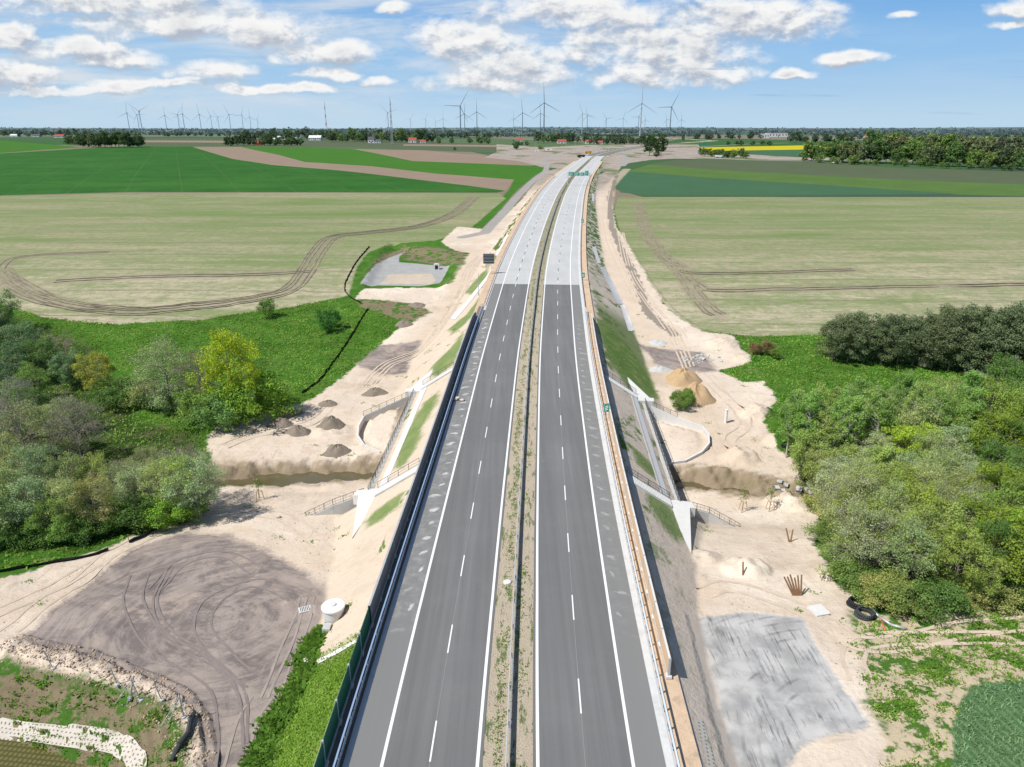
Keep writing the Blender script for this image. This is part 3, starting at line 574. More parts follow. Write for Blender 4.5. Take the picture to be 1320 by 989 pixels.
def paver_material():
    m, t, b, out = newmat('openwork_pavers'); p = t.pos(); sep = t.n('ShaderNodeSeparateXYZ'); t.put(sep.inputs[0], t.scl(p, (1,1,1), .15))
    f = lambda s, k: t.ss(t.math('ABSOLUTE', t.math('SUBTRACT', t.math('FRACT', t.math('MULTIPLY', s, k)), .5)), .24, .12)
    g = t.math('MULTIPLY', f(sep.outputs[0], 2.4), f(sep.outputs[1], 2.4)); c = t.mix(t.noise(p, 1., 3), (.62,.57,.50), (.50,.45,.38)); c = t.mix(g, c, (.20,.17,.12)); c = t.mix(t.ss(t.noise(p, .6, 4), .6, .7, 0, .7), c, (.12,.16,.05))
    t.put(b.inputs['Base Color'], c); b.inputs['Roughness'].default_value = .9; return m
M['pavers'] = paver_material()
def drape(name, quadpts, n, m_, dz, mat, rows_=1):
    # quadpts: two polylines of pixels (edge a, edge b)
    a = [P(*q)[:2] for q in quadpts[0]]; b = [P(*q)[:2] for q in quadpts[1]]
    def res(l, k):
        l = np.array(l); d = np.r_[0, np.cumsum(np.linalg.norm(np.diff(l, axis=0), axis=1))]; t = np.linspace(0, d[-1], k); return np.stack([np.interp(t, d, l[:,0]), np.interp(t, d, l[:,1])], -1)
    A1, B1 = res(a, n), res(b, n); vv = []
    for i in range(n):
        for j in range(m_+1):
            q = A1[i]*(1-j/m_)+B1[i]*j/m_; vv.append((q[0], q[1], float(H(q[0], q[1]))+dz))
    J = np.arange(n*(m_+1)).reshape(n, m_+1); ff = np.stack([J[:-1,:-1], J[:-1,1:], J[1:,1:], J[1:,:-1]], -1).reshape(-1,4)
    return link(name, np_mesh(name, vv, ff, mat, True))
tag(drape('pavement', [[(-420,915),(0,926),(100,935),(150,942),(172,952),(190,972),(188,1000)],[(-420,948),(0,955),(100,966),(142,972),(160,982),(168,1000),(168,1020)]], 60, 4, .10, M['pavers']), kind='structure')
# tyre ruts across the fields
def smooth_line(L, n=6):
    L = np.array(L); out = []; Q = np.vstack([2*L[0]-L[1], L, 2*L[-1]-L[-2]])
    for i in range(1, len(Q)-2):
        for k in range(n):
            t = k/n; out.append(.5*((2*Q[i])+(-Q[i-1]+Q[i+1])*t+(2*Q[i-1]-5*Q[i]+4*Q[i+1]-Q[i+2])*t*t+(-Q[i-1]+3*Q[i]-3*Q[i+1]+Q[i+2])*t**3))
    return np.array(out+[L[-1]])
m_, t_, b_, o_ = newmat('rut_soil'); p_ = t_.pos(); t_.put(b_.inputs['Base Color'], t_.mix(t_.ss(t_.noise(p_, .22, 5, .75), .40, .62, 0, .85), (.20,.165,.12), (.335,.305,.19))); b_.inputs['Roughness'].default_value = .95; M['rut'] = m_
M['rut_pale'] = simple('rut_pale', (.42,.35,.26), .95, var=.3, scale=.3)
def ruts(L, offs, w_, mat, dz=.07):
    L = smooth_line(L); d = np.gradient(L, axis=0); d /= np.linalg.norm(d, axis=1)[:,None]+1e-9; nn = np.stack([-d[:,1], d[:,0]], -1)
    for oi, o in enumerate(offs):
        j = .10*np.sin(np.arange(len(L))*.5+o*3); q0 = L+nn*(o+j-w_/2)[:,None]; q1 = L+nn*(o+j+w_/2)[:,None]; vv = []
        for a, b in zip(q0, q1): z = max(float(H(*a)), float(H(*b)))+dz; vv += [(a[0], a[1], z), (b[0], b[1], z)]
        n = len(L); tag(link('tyre_track', np_mesh('tyre_track', vv, [(2*i, 2*i+1, 2*i+3, 2*i+2) for i in range(n-1)], mat, True)), kind='structure')
ruts(TRK[0], (-2.6,-1.3,.9,2.3,3.4), .55, M['rut'], .10); ruts(TRK[1], (-1,1), .5, M['rut'], .1); ruts(TRK[2], (-2.4,-1,1,2.6), .5, M['rut'], .1); ruts(TRK[3], (-1,1), .6, M['rut'], .1)
ruts(TRK[4], (-2.2,-1.0,1.3,2.6), .55, M['rut'], .1); ruts(TRK[5], (-1,1), .7, M['rut'], .1); ruts(TRK[6], (-1,1), .7, M['rut'], .1)
M['sand_track'] = simple('sand_track', (.57,.465,.36), .95, var=.3, scale=.6)
for pts, offs in [([(-40,800),(0,788),(60,762),(130,722),(190,692),(245,672),(300,664),(370,668),(420,712)], (-1.1,1.1)), ([(10,815),(40,790),(75,765),(110,742),(140,716)], (-1,1)), ([(620,330),(604,350),(594,380),(574,412),(548,446),(500,470),(470,500)], (-1.4,-.6,.7,1.5)), ([(800,300),(812,350),(838,392),(868,430),(905,520),(935,600)], (-1.3,-.4,.6,1.4)),
                  ([(980,600),(940,570),(960,540),(900,480)], (-1,1)), ([(905,765),(940,756),(1010,776),(1060,800),(1120,832),(1240,812),(1330,804)], (-1.2,1.2)), ([(1110,880),(1100,845),(1140,824),(1330,822)], (-1,1)), ([(786,240),(780,270),(782,300),(800,345),(822,390)], (-.9,.9)), ([(430,520),(400,545),(330,560),(290,575)], (-1,1))]:
    ruts(PP(pts), offs, .42, M['sand_track'], .035)
M['yard_track'] = simple('yard_track', (.225,.188,.172), .95, var=.3, scale=.6); M['yard_pale'] = simple('yard_pale', (.33,.28,.245), .95, var=.3, scale=.6)
for pts, offs, m_ in [([(180,740),(172,775),(190,815),(235,850),(285,885),(298,940),(290,1010)], (-1.0,1.0), 'yard_track'), ([(215,735),(198,770),(210,812),(262,845),(305,890),(312,960)], (0,.5), 'yard_track'), ([(330,735),(290,715),(235,725),(200,760)], (-.8,.8), 'yard_track'), ([(380,770),(330,752),(280,770),(262,810),(290,850),(330,880)], (-.9,.9), 'yard_track'), ([(352,900),(372,850),(392,800),(400,770)], (-.5,.4,1.2), 'yard_pale'), ([(300,1000),(315,940),(338,900)], (-.9,.9), 'yard_pale')]:
    ruts(PP(pts), offs, .26, M[m_], .03)
#@@REST
# ------------------------------------------------------------------ guardrails
def rail_profile(side, z0, w=.31):                          # W-beam cross section
    return [(side*.0, z0-.155), (side*.075, z0-.11), (side*.075, z0-.05), (side*.0, z0), (side*.075, z0+.05), (side*.075, z0+.11), (side*.0, z0+.155)]
def extrude(mb, s, ys, prof):
    k = len(prof); i0 = len(mb.v)
    for y in ys: mb.v += [RP(s+ps, y, pz) for ps, pz in prof]
    for i in range(len(ys)-1):
        for j in range(k-1): a = i0+i*k+j; mb.f.append((a, a+1, a+1+k, a+k))
    return mb
def guardrail(name, label, s, y0, y1, side, tall=False, double=False):
    t = thing(name, label, 'guardrail', RP(s, y0)); T = np.array(t.location)
    off = lambda o: setattr(o, 'location', tuple(-T))
    ys = np.arange(y0, y1, 4.0)
    b = MB(); extrude(b, s+side*.09, ys, rail_profile(side, .62))
    if double: extrude(b, s-side*.09, ys, rail_profile(-side, .62))
    off(b.build('beam', M['galvanised'], t))
    if tall:
        h = MB(); extrude(h, s, ys, [(-.07,1.05),(-.07,1.17),(.07,1.17),(.07,1.05),(-.07,1.05)]); off(h.build('top_rail', simple('rail_sky_sheen', (.27,.38,.56) if s < 0 else (.60,.68,.74), .4, var=.05), t))  # blue of the reflected sky is painted onto the galvanised top rail
    pm = MB().box((0,0,.3 if not tall else .53), (.10,.14,.8 if not tall else 1.12)).build('post', M['galvanised'], t)
    n = 0
    for i, y in enumerate(np.arange(y0, y1, 2.0 if y1 < 200 else 4.0)):
        if n >= 95: break
        o = pm if i == 0 else pm.copy()
        if i: COL.objects.link(o); o.parent = t
        p = RP(s, y); o.location = (p[0]-T[0], p[1]-T[1], p[2]-T[2]); n += 1
    return t
guardrail('guardrail', 'tall steel bridge guardrail with top rail beside the brown and green noise wall', -12.95, 25, 176, 1, tall=True)
guardrail('guardrail', 'low steel guardrail on the left edge of the pale concrete carriageway', -12.9, 177, 540, 1)
guardrail('guardrail', 'long double sided steel guardrail running down the weedy median strip', 0.0, 25, 404, 1, double=True)
guardrail('guardrail', 'double sided median guardrail farther up, near the green overhead sign', 0.0, 405, 780, 1, double=True)
guardrail('guardrail', 'tall steel bridge guardrail with top rail beside the orange noise wall', 12.85, 25, 176, -1, tall=True)
guardrail('guardrail', 'low steel guardrail on the right edge of the pale concrete carriageway', 12.9, 177, 560, -1)

# ------------------------------------------------------------------ noise walls
def noise_wall(label, s, y0, y1, h, matp, cap, side, ramp0=False, ramp1=True, ribs=False):
    t = thing('noise_barrier', label, 'noise barrier', RP(s, y0)); T = np.array(t.location)
    n = int(round((y1-y0)/4.0)); L = (y1-y0)/n
    def hh(y):
        e = y1 - y
        return h*min(1, .45+.55*e/6) if (ramp1 and e < 6) else h
    for i in range(n):
        a, b = y0+i*L, y0+(i+1)*L; mb = MB()
        def pt(ss, y, z): p = RP(ss, y, z); return (p[0]-T[0], p[1]-T[1], p[2]-T[2])
        if ribs:
            k = 9; zs = np.linspace(.25, hh(a), k+1)
            for j in range(k):
                z0_, z1_ = zs[j]+.012, zs[j+1]-.012; e = .055
                v = [pt(s-e, a+.08, z0_), pt(s+e, a+.08, z0_), pt(s+e, b-.08, z0_), pt(s-e, b-.08, z0_), pt(s-e*.6, a+.08, z1_), pt(s+e*.6, a+.08, z1_), pt(s+e*.6, b-.08, z1_), pt(s-e*.6, b-.08, z1_)]
                i0 = len(mb.v); mb.v += v; mb.f += [tuple(i0+q for q in f) for f in ((3,2,1,0),(4,5,6,7),(0,1,5,4),(1,2,6,5),(2,3,7,6),(3,0,4,7))]
        else:
            e = .07; v = [pt(s-e, a+.08, .25), pt(s+e, a+.08, .25), pt(s+e, b-.08, .25), pt(s-e, b-.08, .25), pt(s-e, a+.08, hh(a)), pt(s+e, a+.08, hh(a)), pt(s+e, b-.08, hh(b)), pt(s-e, b-.08, hh(b))]
            i0 = len(mb.v); mb.v += v; mb.f += [tuple(i0+q for q in f) for f in ((3,2,1,0),(4,5,6,7),(0,1,5,4),(1,2,6,5),(2,3,7,6),(3,0,4,7))]
        mb.build('panel', matp, t)
        if cap:
            c = MB(); v0, v1 = hh(a), hh(b); q = [pt(s-.1, a+.02, v0+.01), pt(s+.1, a+.02, v0+.01), pt(s+.1, b-.02, v1+.01), pt(s-.1, b-.02, v1+.01)]; q2 = [(x, y, z+.07) for x, y, z in q]
            c.v = q+q2; c.f = [(3,2,1,0),(4,5,6,7),(0,1,5,4),(1,2,6,5),(2,3,7,6),(3,0,4,7)]; c.build('coping', cap, t)
        pl = MB(); 
        def pp(ss, y, z): p = RP(ss, y, z); return (p[0]-T[0], p[1]-T[1], p[2]-T[2])
        base = pp(s, a+.02, 0); pl.box((base[0], base[1], base[2]+.13), (.5,.55,.26)); pl.build('plinth_beam', M['white_concrete'], t)
    q = MB()
    for i in range(n):
        a, b = y0+i*L, y0+(i+1)*L; v = []
        for z in (-.25, .24): v += [pt(s-.13, a, z), pt(s+.13, a, z), pt(s+.13, b, z), pt(s-.13, b, z)]
        i0 = len(q.v); q.v += v; q.f += [tuple(i0+x for x in f) for f in ((3,2,1,0),(4,5,6,7),(1,2,6,5),(3,0,4,7))]
    q.build('base_beam', M['concrete'], t)
    for i in range(n+1):
        a = y0+i*L; p = pt(s, a, 0); hp = hh(min(a, y1-.01))
        MB().box((p[0], p[1], p[2]+hp/2+.06), (.20,.16,hp+.12)).build('post', M['galvanised'], t)
    return t
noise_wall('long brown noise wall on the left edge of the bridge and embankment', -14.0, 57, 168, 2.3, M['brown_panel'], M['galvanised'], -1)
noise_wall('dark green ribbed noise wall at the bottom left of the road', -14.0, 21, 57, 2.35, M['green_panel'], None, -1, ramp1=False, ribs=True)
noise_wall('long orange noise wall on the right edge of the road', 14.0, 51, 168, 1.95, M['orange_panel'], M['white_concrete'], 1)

# ------------------------------------------------------------------ bridge portals
def es(s, y): return float(zr(y)) - .12 - (abs(s)-14.6)/1.55
def railing(pts, h=1.1, parent=None, name='railing', bars=0.0, step=1.6, T=(0,0,0)):
    mb = MB(); pts = [np.array(p, float)-np.array(T) for p in pts]
    for a, b in zip(pts[:-1], pts[1:]):
        L = np.linalg.norm(b-a); n = max(1, int(round(L/step)))
        for k in range(n+1):
            p = a+(b-a)*k/n; mb.box((p[0], p[1], p[2]+h/2), (.06,.06,h))
        up = np.array((0,0,h)); mb.tube(a+up, b+up, .035, n=5); mb.tube(a+up*.55, b+up*.55, .02, n=4); mb.tube(a+up*.15, b+up*.15, .02, n=4)
        if bars:
            m = int(L/bars)
            for k in range(m): p = a+(b-a)*(k+.5)/m; mb.box((p[0], p[1], p[2]+h*.56), (.022,.022,h*.85))
    return mb.build(name, M['dark_metal'], parent)
def portal(label, sg, y0, y1, wing, terr, near_end):
    t = thing('bridge_portal', label, 'bridge portal', RP(sg*22.9, y0, -10)); T = np.array(t.location)
    def w(p): return (p[0]-T[0], p[1]-T[1], p[2]-T[2])
    def wall(pts_top, bottoms, th=.5, name='wall', mat=M['concrete']):
        mb = MB()
        for (a, b), (ba, bb) in zip(zip(pts_top[:-1], pts_top[1:]), zip(bottoms[:-1], bottoms[1:])):
            a = np.array(a); b = np.array(b); d = (b-a)[:2]; d /= np.linalg.norm(d)+1e-9; nn = np.array((-d[1], d[0]))*th/2
            q = [(a[0]-nn[0], a[1]-nn[1]), (a[0]+nn[0], a[1]+nn[1]), (b[0]+nn[0], b[1]+nn[1]), (b[0]-nn[0], b[1]-nn[1])]
            q = [(x-T[0], y-T[1]) for x, y in q]; mb.prism(q, [ba-T[2], ba-T[2], bb-T[2], bb-T[2]], [a[2]-T[2], a[2]-T[2], b[2]-T[2], b[2]-T[2]])
        return mb.build(name, mat, t)
    hs = sg*22.7; ys = np.linspace(y0, y1, 9); top = [(*RP(hs, y)[:2], es(hs, y)+.25) for y in ys]
    wall(top, [-11.5]*9, .7, 'headwall')
    # flat dark face for the passage opening: its unlit depth put in as colour
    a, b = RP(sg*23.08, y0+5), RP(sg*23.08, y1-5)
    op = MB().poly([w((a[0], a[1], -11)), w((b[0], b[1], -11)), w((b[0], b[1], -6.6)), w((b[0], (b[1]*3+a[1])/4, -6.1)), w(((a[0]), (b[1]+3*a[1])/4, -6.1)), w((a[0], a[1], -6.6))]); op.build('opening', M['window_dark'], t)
    def strip(s0, s1, ya, yb, dz, name, mat):
        n = 10; mb = MB(); yy = np.linspace(ya, yb, n)
        for i in range(n-1): 
            a0, a1, b0, b1 = [(*RP(s, y)[:2], es(s, y)+dz) for s, y in ((s0, yy[i]), (s1, yy[i]), (s0, yy[i+1]), (s1, yy[i+1]))]
            zt = max(a0[2], a1[2]); mb.prism([w(a0)[:2], w(a1)[:2], w(b1)[:2], w(b0)[:2]], [min(a0[2],a1[2])-.4-T[2]]*4, [a0[2]-T[2], a1[2]-T[2], b1[2]-T[2], b0[2]-T[2]])
        return mb.build(name, mat, t)
    strip(sg*20.0, sg*21.25, y0, y1, .10, 'drain_channel', M['white_concrete'])
    mb = MB(); yy = ys
    for i in range(8):
        q = [RP(s, y) for s, y in ((sg*21.3, yy[i]), (sg*22.3, yy[i]), (sg*22.3, yy[i+1]), (sg*21.3, yy[i+1]))]
        z = es(22.6, yy[i])+.22; z2 = es(22.6, yy[i+1])+.22
        mb.prism([w(p)[:2] for p in q], [z-.9-T[2], z-.9-T[2], z2-.9-T[2], z2-.9-T[2]], [z-T[2], z-T[2], z2-T[2], z2-T[2]])
    mb.build('coping_strip', M['shaded_coping'] if sg < 0 else M['white_concrete'], t)  # left strip's dark grey stands for the railing's shadow on the coping
    if sg > 0: strip(sg*20.1, sg*20.35, y0, y1, .16, 'channel_edge', M['concrete'])
    railing([(*RP(sg*22.7, y)[:2], es(22.7, y)+.25) for y in ys], 1.1, t, bars=.35, T=T)
    # end platforms and slabs that taper down the slope
    for ye, d in ((y0, -1), (y1, 1)):
        A_ = [RP(sg*20.2, ye-d*.4), RP(sg*24.4, ye-d*.2), RP(sg*24.6, ye+d*1.6), RP(sg*20.3, ye+d*1.9)]; z = es(22, ye)
        MB().prism([w(p)[:2] for p in A_], z-1.2-T[2], [z+.55-T[2], z+.3-T[2], z+.3-T[2], z+.55-T[2]]).build('platform', M['white_concrete'], t)
        tip = RP(sg*(21.9 if d < 0 else 20.3), ye+d*(12.5 if d < 0 else 10)); p0, p1 = RP(sg*20.4, ye+d*1.9), RP(sg*23.8, ye+d*1.6)
        ht = float(H(tip[0], tip[1]))
        MB().prism([w(p0)[:2], w(p1)[:2], w(tip)[:2]], [z-1.5-T[2], z-1.5-T[2], ht-1-T[2]], [z+.58-T[2], z+.35-T[2], ht+.2-T[2]]).build('wing_slab', M['white_concrete'], t)
    # flaring wing wall on the near side
    e0 = RP(sg*23.4, y0); wl = [(e0[0], e0[1]+.2, es(23, y0)+.2)] + wing
    wall(wl, [-11.4]*len(wl), .35, 'wing_wall'); railing(wl, 1.0, t, bars=0.5 if sg > 0 else 0.8, T=T)
    e1 = RP(sg*23.6, y1); wl = [(e1[0], e1[1], es(23, y1)+.1)] + terr
    wall(wl, [-11.4]*len(wl), .32, 'curved_wall', M['white_concrete'])
    railing(wl[:2], .9, t, T=T)
    return t
portal('left portal of the underpass with a lattice railing and a strip coloured as its shadow above the dug channel', -1, 92.4, 131.4,
       [(-26.5,92.8,-6.6),(-30.6,92.6,-8.6)], [(-28.6,126.5,-6.2),(-28.9,123,-6.6),(-28.4,119.5,-7.1),(-26.7,116.6,-7.6),(-23.4,114.4,-8.0)], True)
portal('right portal of the underpass with its headwall in deep shadow', 1, 90.8, 128.6,
       [(28.5,90.2,-6.4),(32.6,88.6,-8.2)], [(31.5,125.2,-5.9),(35.6,122.3,-6.4),(36.1,119.5,-6.8),(35.4,116.4,-7.2),(33.4,113.6,-7.6),(30,111.0,-8.0),(26.2,110.2,-8.2)], True)
def stairway(label, sg, y, w_=2.1):
    t = thing('maintenance_stairs', label, 'stairs', RP(sg*14.9, y)); T = np.array(t.location)
    a, b = 14.9, 21.2; n = 26; mb = MB()
    for i in range(n):
        s0 = a+(b-a)*i/n; s1 = a+(b-a)*(i+1)/n; z = es(s0, y)+.22
        q = [RP(sg*s, yy) for s, yy in ((s0, y-w_/2), (s1+.02, y-w_/2), (s1+.02, y+w_/2), (s0, y+w_/2))]
        mb.prism([(p[0]-T[0], p[1]-T[1]) for p in q], z-.5-T[2], z-.08-T[2]-.0)
    mb.build('steps', M['white_concrete'], t)
    for dy in (-1, 1):
        k = MB(); yy0 = y+dy*(w_/2+.02); yy1 = y+dy*(w_/2+.20); q = [RP(sg*s, v) for s, v in ((a, yy0), (b, yy0), (b, yy1), (a, yy1))]
        k.prism([(p[0]-T[0], p[1]-T[1]) for p in q], [es(a,y)-.4-T[2], es(b,y)-.4-T[2], es(b,y)-.4-T[2], es(a,y)-.4-T[2]], [es(a,y)+.26-T[2], es(b,y)+.26-T[2], es(b,y)+.26-T[2], es(a,y)+.26-T[2]]).build('kerb', M['concrete'], t)
    yy = y+w_/2+.1
    railing([(*RP(sg*s, yy)[:2], es(s, yy)+.2) for s in (a, (a+b)/2, b)], 1.0, t, bars=.25 if sg > 0 else 0, T=T)
stairway('concrete steps with rail down the left slope at the near end of the underpass', -1, 91.2)
stairway('concrete steps with rail down the left slope at the far end of the underpass', -1, 132.6)
stairway('concrete steps with barred rail down the right slope at the near end of the underpass', 1, 89.8)
stairway('concrete steps with barred rail down the right slope at the far end of the underpass', 1, 129.8)

# ------------------------------------------------------------------ heaps
def heap(name, label, cat, px, py, wpx, h, mat, asp=.75, rz=0., group=None, seed=0, pw=.85):
    x, y, z = P(px, py); d = depth(x, y, z); r = wpx/2*d/FPX*1.08; rr = np.random.default_rng(seed+int(px)); n, m_ = 40, 12; V, Fc = [], []
    ph = rr.uniform(0, 6.28, 8)
    for j in range(m_+1):
        q = j/m_
        for k in range(n):
            a = 2*math.pi*k/n; o = 1+.10*math.sin(2*a+ph[0])+.07*math.sin(3*a+ph[1])+.05*math.sin(5*a+ph[2])
            X, Y = r*q*o*math.cos(a), r*asp*q*o*math.sin(a); c, s = math.cos(rz), math.sin(rz); X, Y = X*c-Y*s, X*s+Y*c
            hh = h*.88*(1-q**1.9)**1.25*(1+.16*math.sin(3*a+ph[3]+4*q)+.1*math.sin(7*a+ph[4]-6*q)) + .05*rr.normal()*(q < .98) - .06*(q > .97)
            V.append((X, Y, float(H(x+X, y+Y))-z+hh))
        if j == m_: pass
    for j in range(m_):
        for k in range(n): Fc.append((j*n+k, j*n+(k+1) % n, (j+1)*n+(k+1) % n, (j+1)*n+k))
    o = link(name, np_mesh(name, V, [f[::-1] for f in Fc], mat, True), loc=(x, y, z)); return tag(o, label, cat, group)
G_ = 'gravel heaps on the sand left of the road'
heap('gravel_pile', 'olive grey gravel heap nearest the shadow of the yellow green tree', 'gravel pile', 362, 547, 30, 1.3, M['gravel_pile'], group=G_)
heap('gravel_pile', 'olive grey gravel heap just right of the leftmost heap', 'gravel pile', 384, 557, 33, 1.3, M['gravel_pile'], group=G_)
heap('gravel_pile', 'largest rounded gravel heap in the middle of the left sand flat', 'gravel pile', 427, 548, 37, 1.8, M['gravel_pile'], group=G_)
heap('gravel_pile', 'low brown gravel heap at the edge of the stream cut', 'gravel pile', 435, 582, 36, 1.3, M['gravel_pile'], group=G_)
heap('gravel_pile', 'flat gravel heap above the largest heap', 'gravel pile', 423, 521, 26, .8, M['gravel_pile'], group=G_)
heap('gravel_pile', 'gravel heap by itself close to the brown yard', 'gravel pile', 483, 507, 30, 1.2, M['gravel_pile'], group=G_)
heap('gravel_pile', 'shaded gravel heap beside the meadow edge', 'gravel pile', 375, 533, 34, .9, M['gravel_pile'], group=G_)
heap('gravel_pile', 'small dark gravel heap near the pond basin', 'gravel pile', 521, 418, 24, .9, M['gravel_pile'])
heap('gravel_pile', 'low dark gravel heap at the lower edge of the pond basin', 'gravel pile', 538, 394, 22, .8, M['gravel_pile'])
heap('sand_pile', 'long orange sand heap, upper lobe', 'sand pile', 880, 490, 40, 2.6, M['sand_pile'], 1.2, group='orange sand heaps right of the bridge', pw=.7)
heap('sand_pile', 'long orange sand heap, lower and wider lobe', 'sand pile', 897, 512, 46, 3.0, M['sand_pile'], 1.0, group='orange sand heaps right of the bridge', pw=.7)
heap('gravel_pile', 'pale grey crushed stone heap beside the orange sand heap', 'gravel pile', 850, 477, 26, .9, M['rubble'])
heap('gravel_pile', 'small pale grey stone heap on the haul road', 'gravel pile', 848, 442, 24, .7, M['rubble'])
def rubble(label, px, py, n, spread, big=.8, seed=1):
    rr = np.random.default_rng(seed); x, y, z = P(px, py); t = thing('rubble_pile', label, 'rubble', (x, y, z))
    for i in range(n):
        a = rr.uniform(0, 6.28); q = rr.uniform(0, 1)**.7*spread; X, Y = q*math.cos(a)*1.5, q*math.sin(a)*.8; s = rr.uniform(.25, 1)*big
        mb = MB().box((0,0,0), (s*rr.uniform(.8,1.6), s, s*.6)); v = np.array(mb.v); ax = rr.uniform(-.6, .6, 2)
        Rm = np.array([[1,0,0],[0,math.cos(ax[0]),-math.sin(ax[0])],[0,math.sin(ax[0]),math.cos(ax[0])]]); Rz = np.array([[math.cos(a),-math.sin(a),0],[math.sin(a),math.cos(a),0],[0,0,1]])
        v = v*(1+rr.uniform(-.15, .15, v.shape)); v = v@(Rz@Rm).T + (X, Y, float(H(x+X, y+Y))-z+s*.2); mb.v = [tuple(q_) for q_ in v]; mb.build('block', M['rubble'], t)
rubble('heap of pale broken concrete beyond the orange sand heap', 904, 463, 26, 3.4)
rubble('scatter of broken concrete at the foot of the earth bank by the wood', 1028, 632, 14, 2.4, .9, 4)

# ------------------------------------------------------------------ drains, chutes and pavers
def strip_thing(name, label, cat, a, b, mat, dz=.10, n=24): 
    o = drape(name, [a, b], n, 2, dz, mat); return tag(o, label, cat)
strip_thing('drain_channel', 'pale concrete drain along the left foot of the embankment below the sign', 'drain', [(580,411),(600,390),(626,358),(633,347)], [(587,412),(606,390),(631,358),(638,347)], M['white_concrete'])
strip_thing('drain_channel', 'short pale concrete drain on the left beside the service road', 'drain', [(638,330),(646,316),(653,303)], [(643,330),(650,316),(656,303)], M['white_concrete'])
strip_thing('drain_channel', 'stone filled drain along the right foot of the embankment', 'drain', [(773,345),(786,372),(796,392)], [(779,344),(793,370),(803,392)], M['rubble'])
strip_thing('drain_channel', 'smooth pale concrete drain below the stone filled one on the right', 'drain', [(799,393),(804,408),(810,427)], [(805,393),(810,406),(818,426)], M['white_concrete'])
strip_thing('drain_channel', 'short concrete drain above the stone filled one on the right', 'drain', [(763,319),(767,330),(770,340)], [(768,318),(771,329),(775,340)], M['white_concrete'])
strip_thing('drain_channel', 'topmost short concrete drain below the right embankment', 'drain', [(763,250),(763,260)], [(767,250),(768,260)], M['white_concrete'], n=4)
strip_thing('drain_channel', 'narrow grey paver strip beside the grass at the bottom right of the wall', 'drain', [(883,929),(893,960),(905,1000)], [(887,929),(898,960),(911,1000)], M['pavers'], .06)
strip_thing('drain_channel', 'wider grey paver strip next to the yard at the bottom right', 'drain', [(896,929),(907,965),(914,1000)], [(906,929),(917,965),(925,1000)], M['pavers'], .06)
strip_thing('drain_chute', 'white concrete chute running down the grass beside the green wall', 'drain chute', [(408,853),(430,841),(458,826)], [(410,857),(433,845),(460,829)], M['white_concrete'], .12)

# ------------------------------------------------------------------ cistern, pads, plates
x, y, z = P(431, 797); t = thing('concrete_cistern', 'round white concrete tank with a lid beside the brown gravel yard', 'tank', (x, y, z))
MB().lathe([(1.0,-.4),(1.12,1.35),(1.12,1.4)], n=36).build('tank_wall', M['white_concrete'], t)
MB().lathe([(1.22,1.4),(1.24,1.44),(1.24,1.6),(1.2,1.64)], n=36).build('lid', M['white_paint'], t)
MB().lathe([(.34,1.64),(.34,1.74),(.28,1.77)], (-.05,.1,0), 20).build('hatch', M['white_concrete'], t)
MB().box((-.35,-1.7,.1), (.8,1.0,.5)).build('outlet', M['concrete'], t)
def pad(label, px, py, s=1.0):
    x, y, z = P(px, py); t = thing('drain_grate', label, 'drain grate', (x, y, z), .4)
    MB().box((0,0,.05), (s*1.3, s, .3)).build('slab', M['white_concrete'], t); g = MB()
    for k in range(6): g.box((-s*.45+k*s*.18, 0, .23), (s*.05, s*.8, .04))
    g.build('grate', M['dark_metal'], t)
pad('small grey grate on the gravel left of the white tank', 393, 787); pad('small grey grate at the foot of the white chute', 401, 853)
x, y, z = P(654.5, 759.5); MBc = MB().lathe([(.42,0),(.42,.14),(.36,.17)], n=20).build('manhole_cover', M['white_concrete'], None, loc=(RP(-.9, 64.6)[0], RP(0, 64.6)[1], -.03)); tag(MBc, 'round pale manhole in the weedy median', 'manhole')
x, y, z = P(1055, 788); o = MB().box((0,0,.12), (1.7,1.7,.16), .25).build('cover_slab', M['white_concrete'], None, loc=(x,y,z)); tag(o, 'square white slab lying on weeds near the gravel yard', 'slab')
x, y, z = P(935, 545); t = thing('standpipe', 'white vertical pipe standing on the sand right of the curved wall', 'pipe', (x, y, z)); MB().tube((0,0,-.3),(0,0,2.6),.28,n=16).build('pipe', M['white_paint'], t); MB().lathe([(.33,2.6),(.33,2.75),(.2,2.8)], n=16).build('cap', M['white_paint'], t)
x, y, z = RP(-11.9, 116.5); t = thing('sandbag_stack', 'pale sandbags lying on the left hard shoulder', 'sandbags', (x, y, z+.01))
for k, (a, b, c_) in enumerate([(-.5,0,.18),(.3,.1,.18),(-.1,.05,.45),(.7,-.2,.15)]):
    MB().lathe([(.05,-.16),(.38,-.12),(.44,0),(.36,.12),(.05,.17)], (a, b, c_), 14).build('bag', simple('sandbag', (.55,.5,.44), .9, var=.15, scale=4) if k == 0 else bpy.data.materials['sandbag'], t, True)

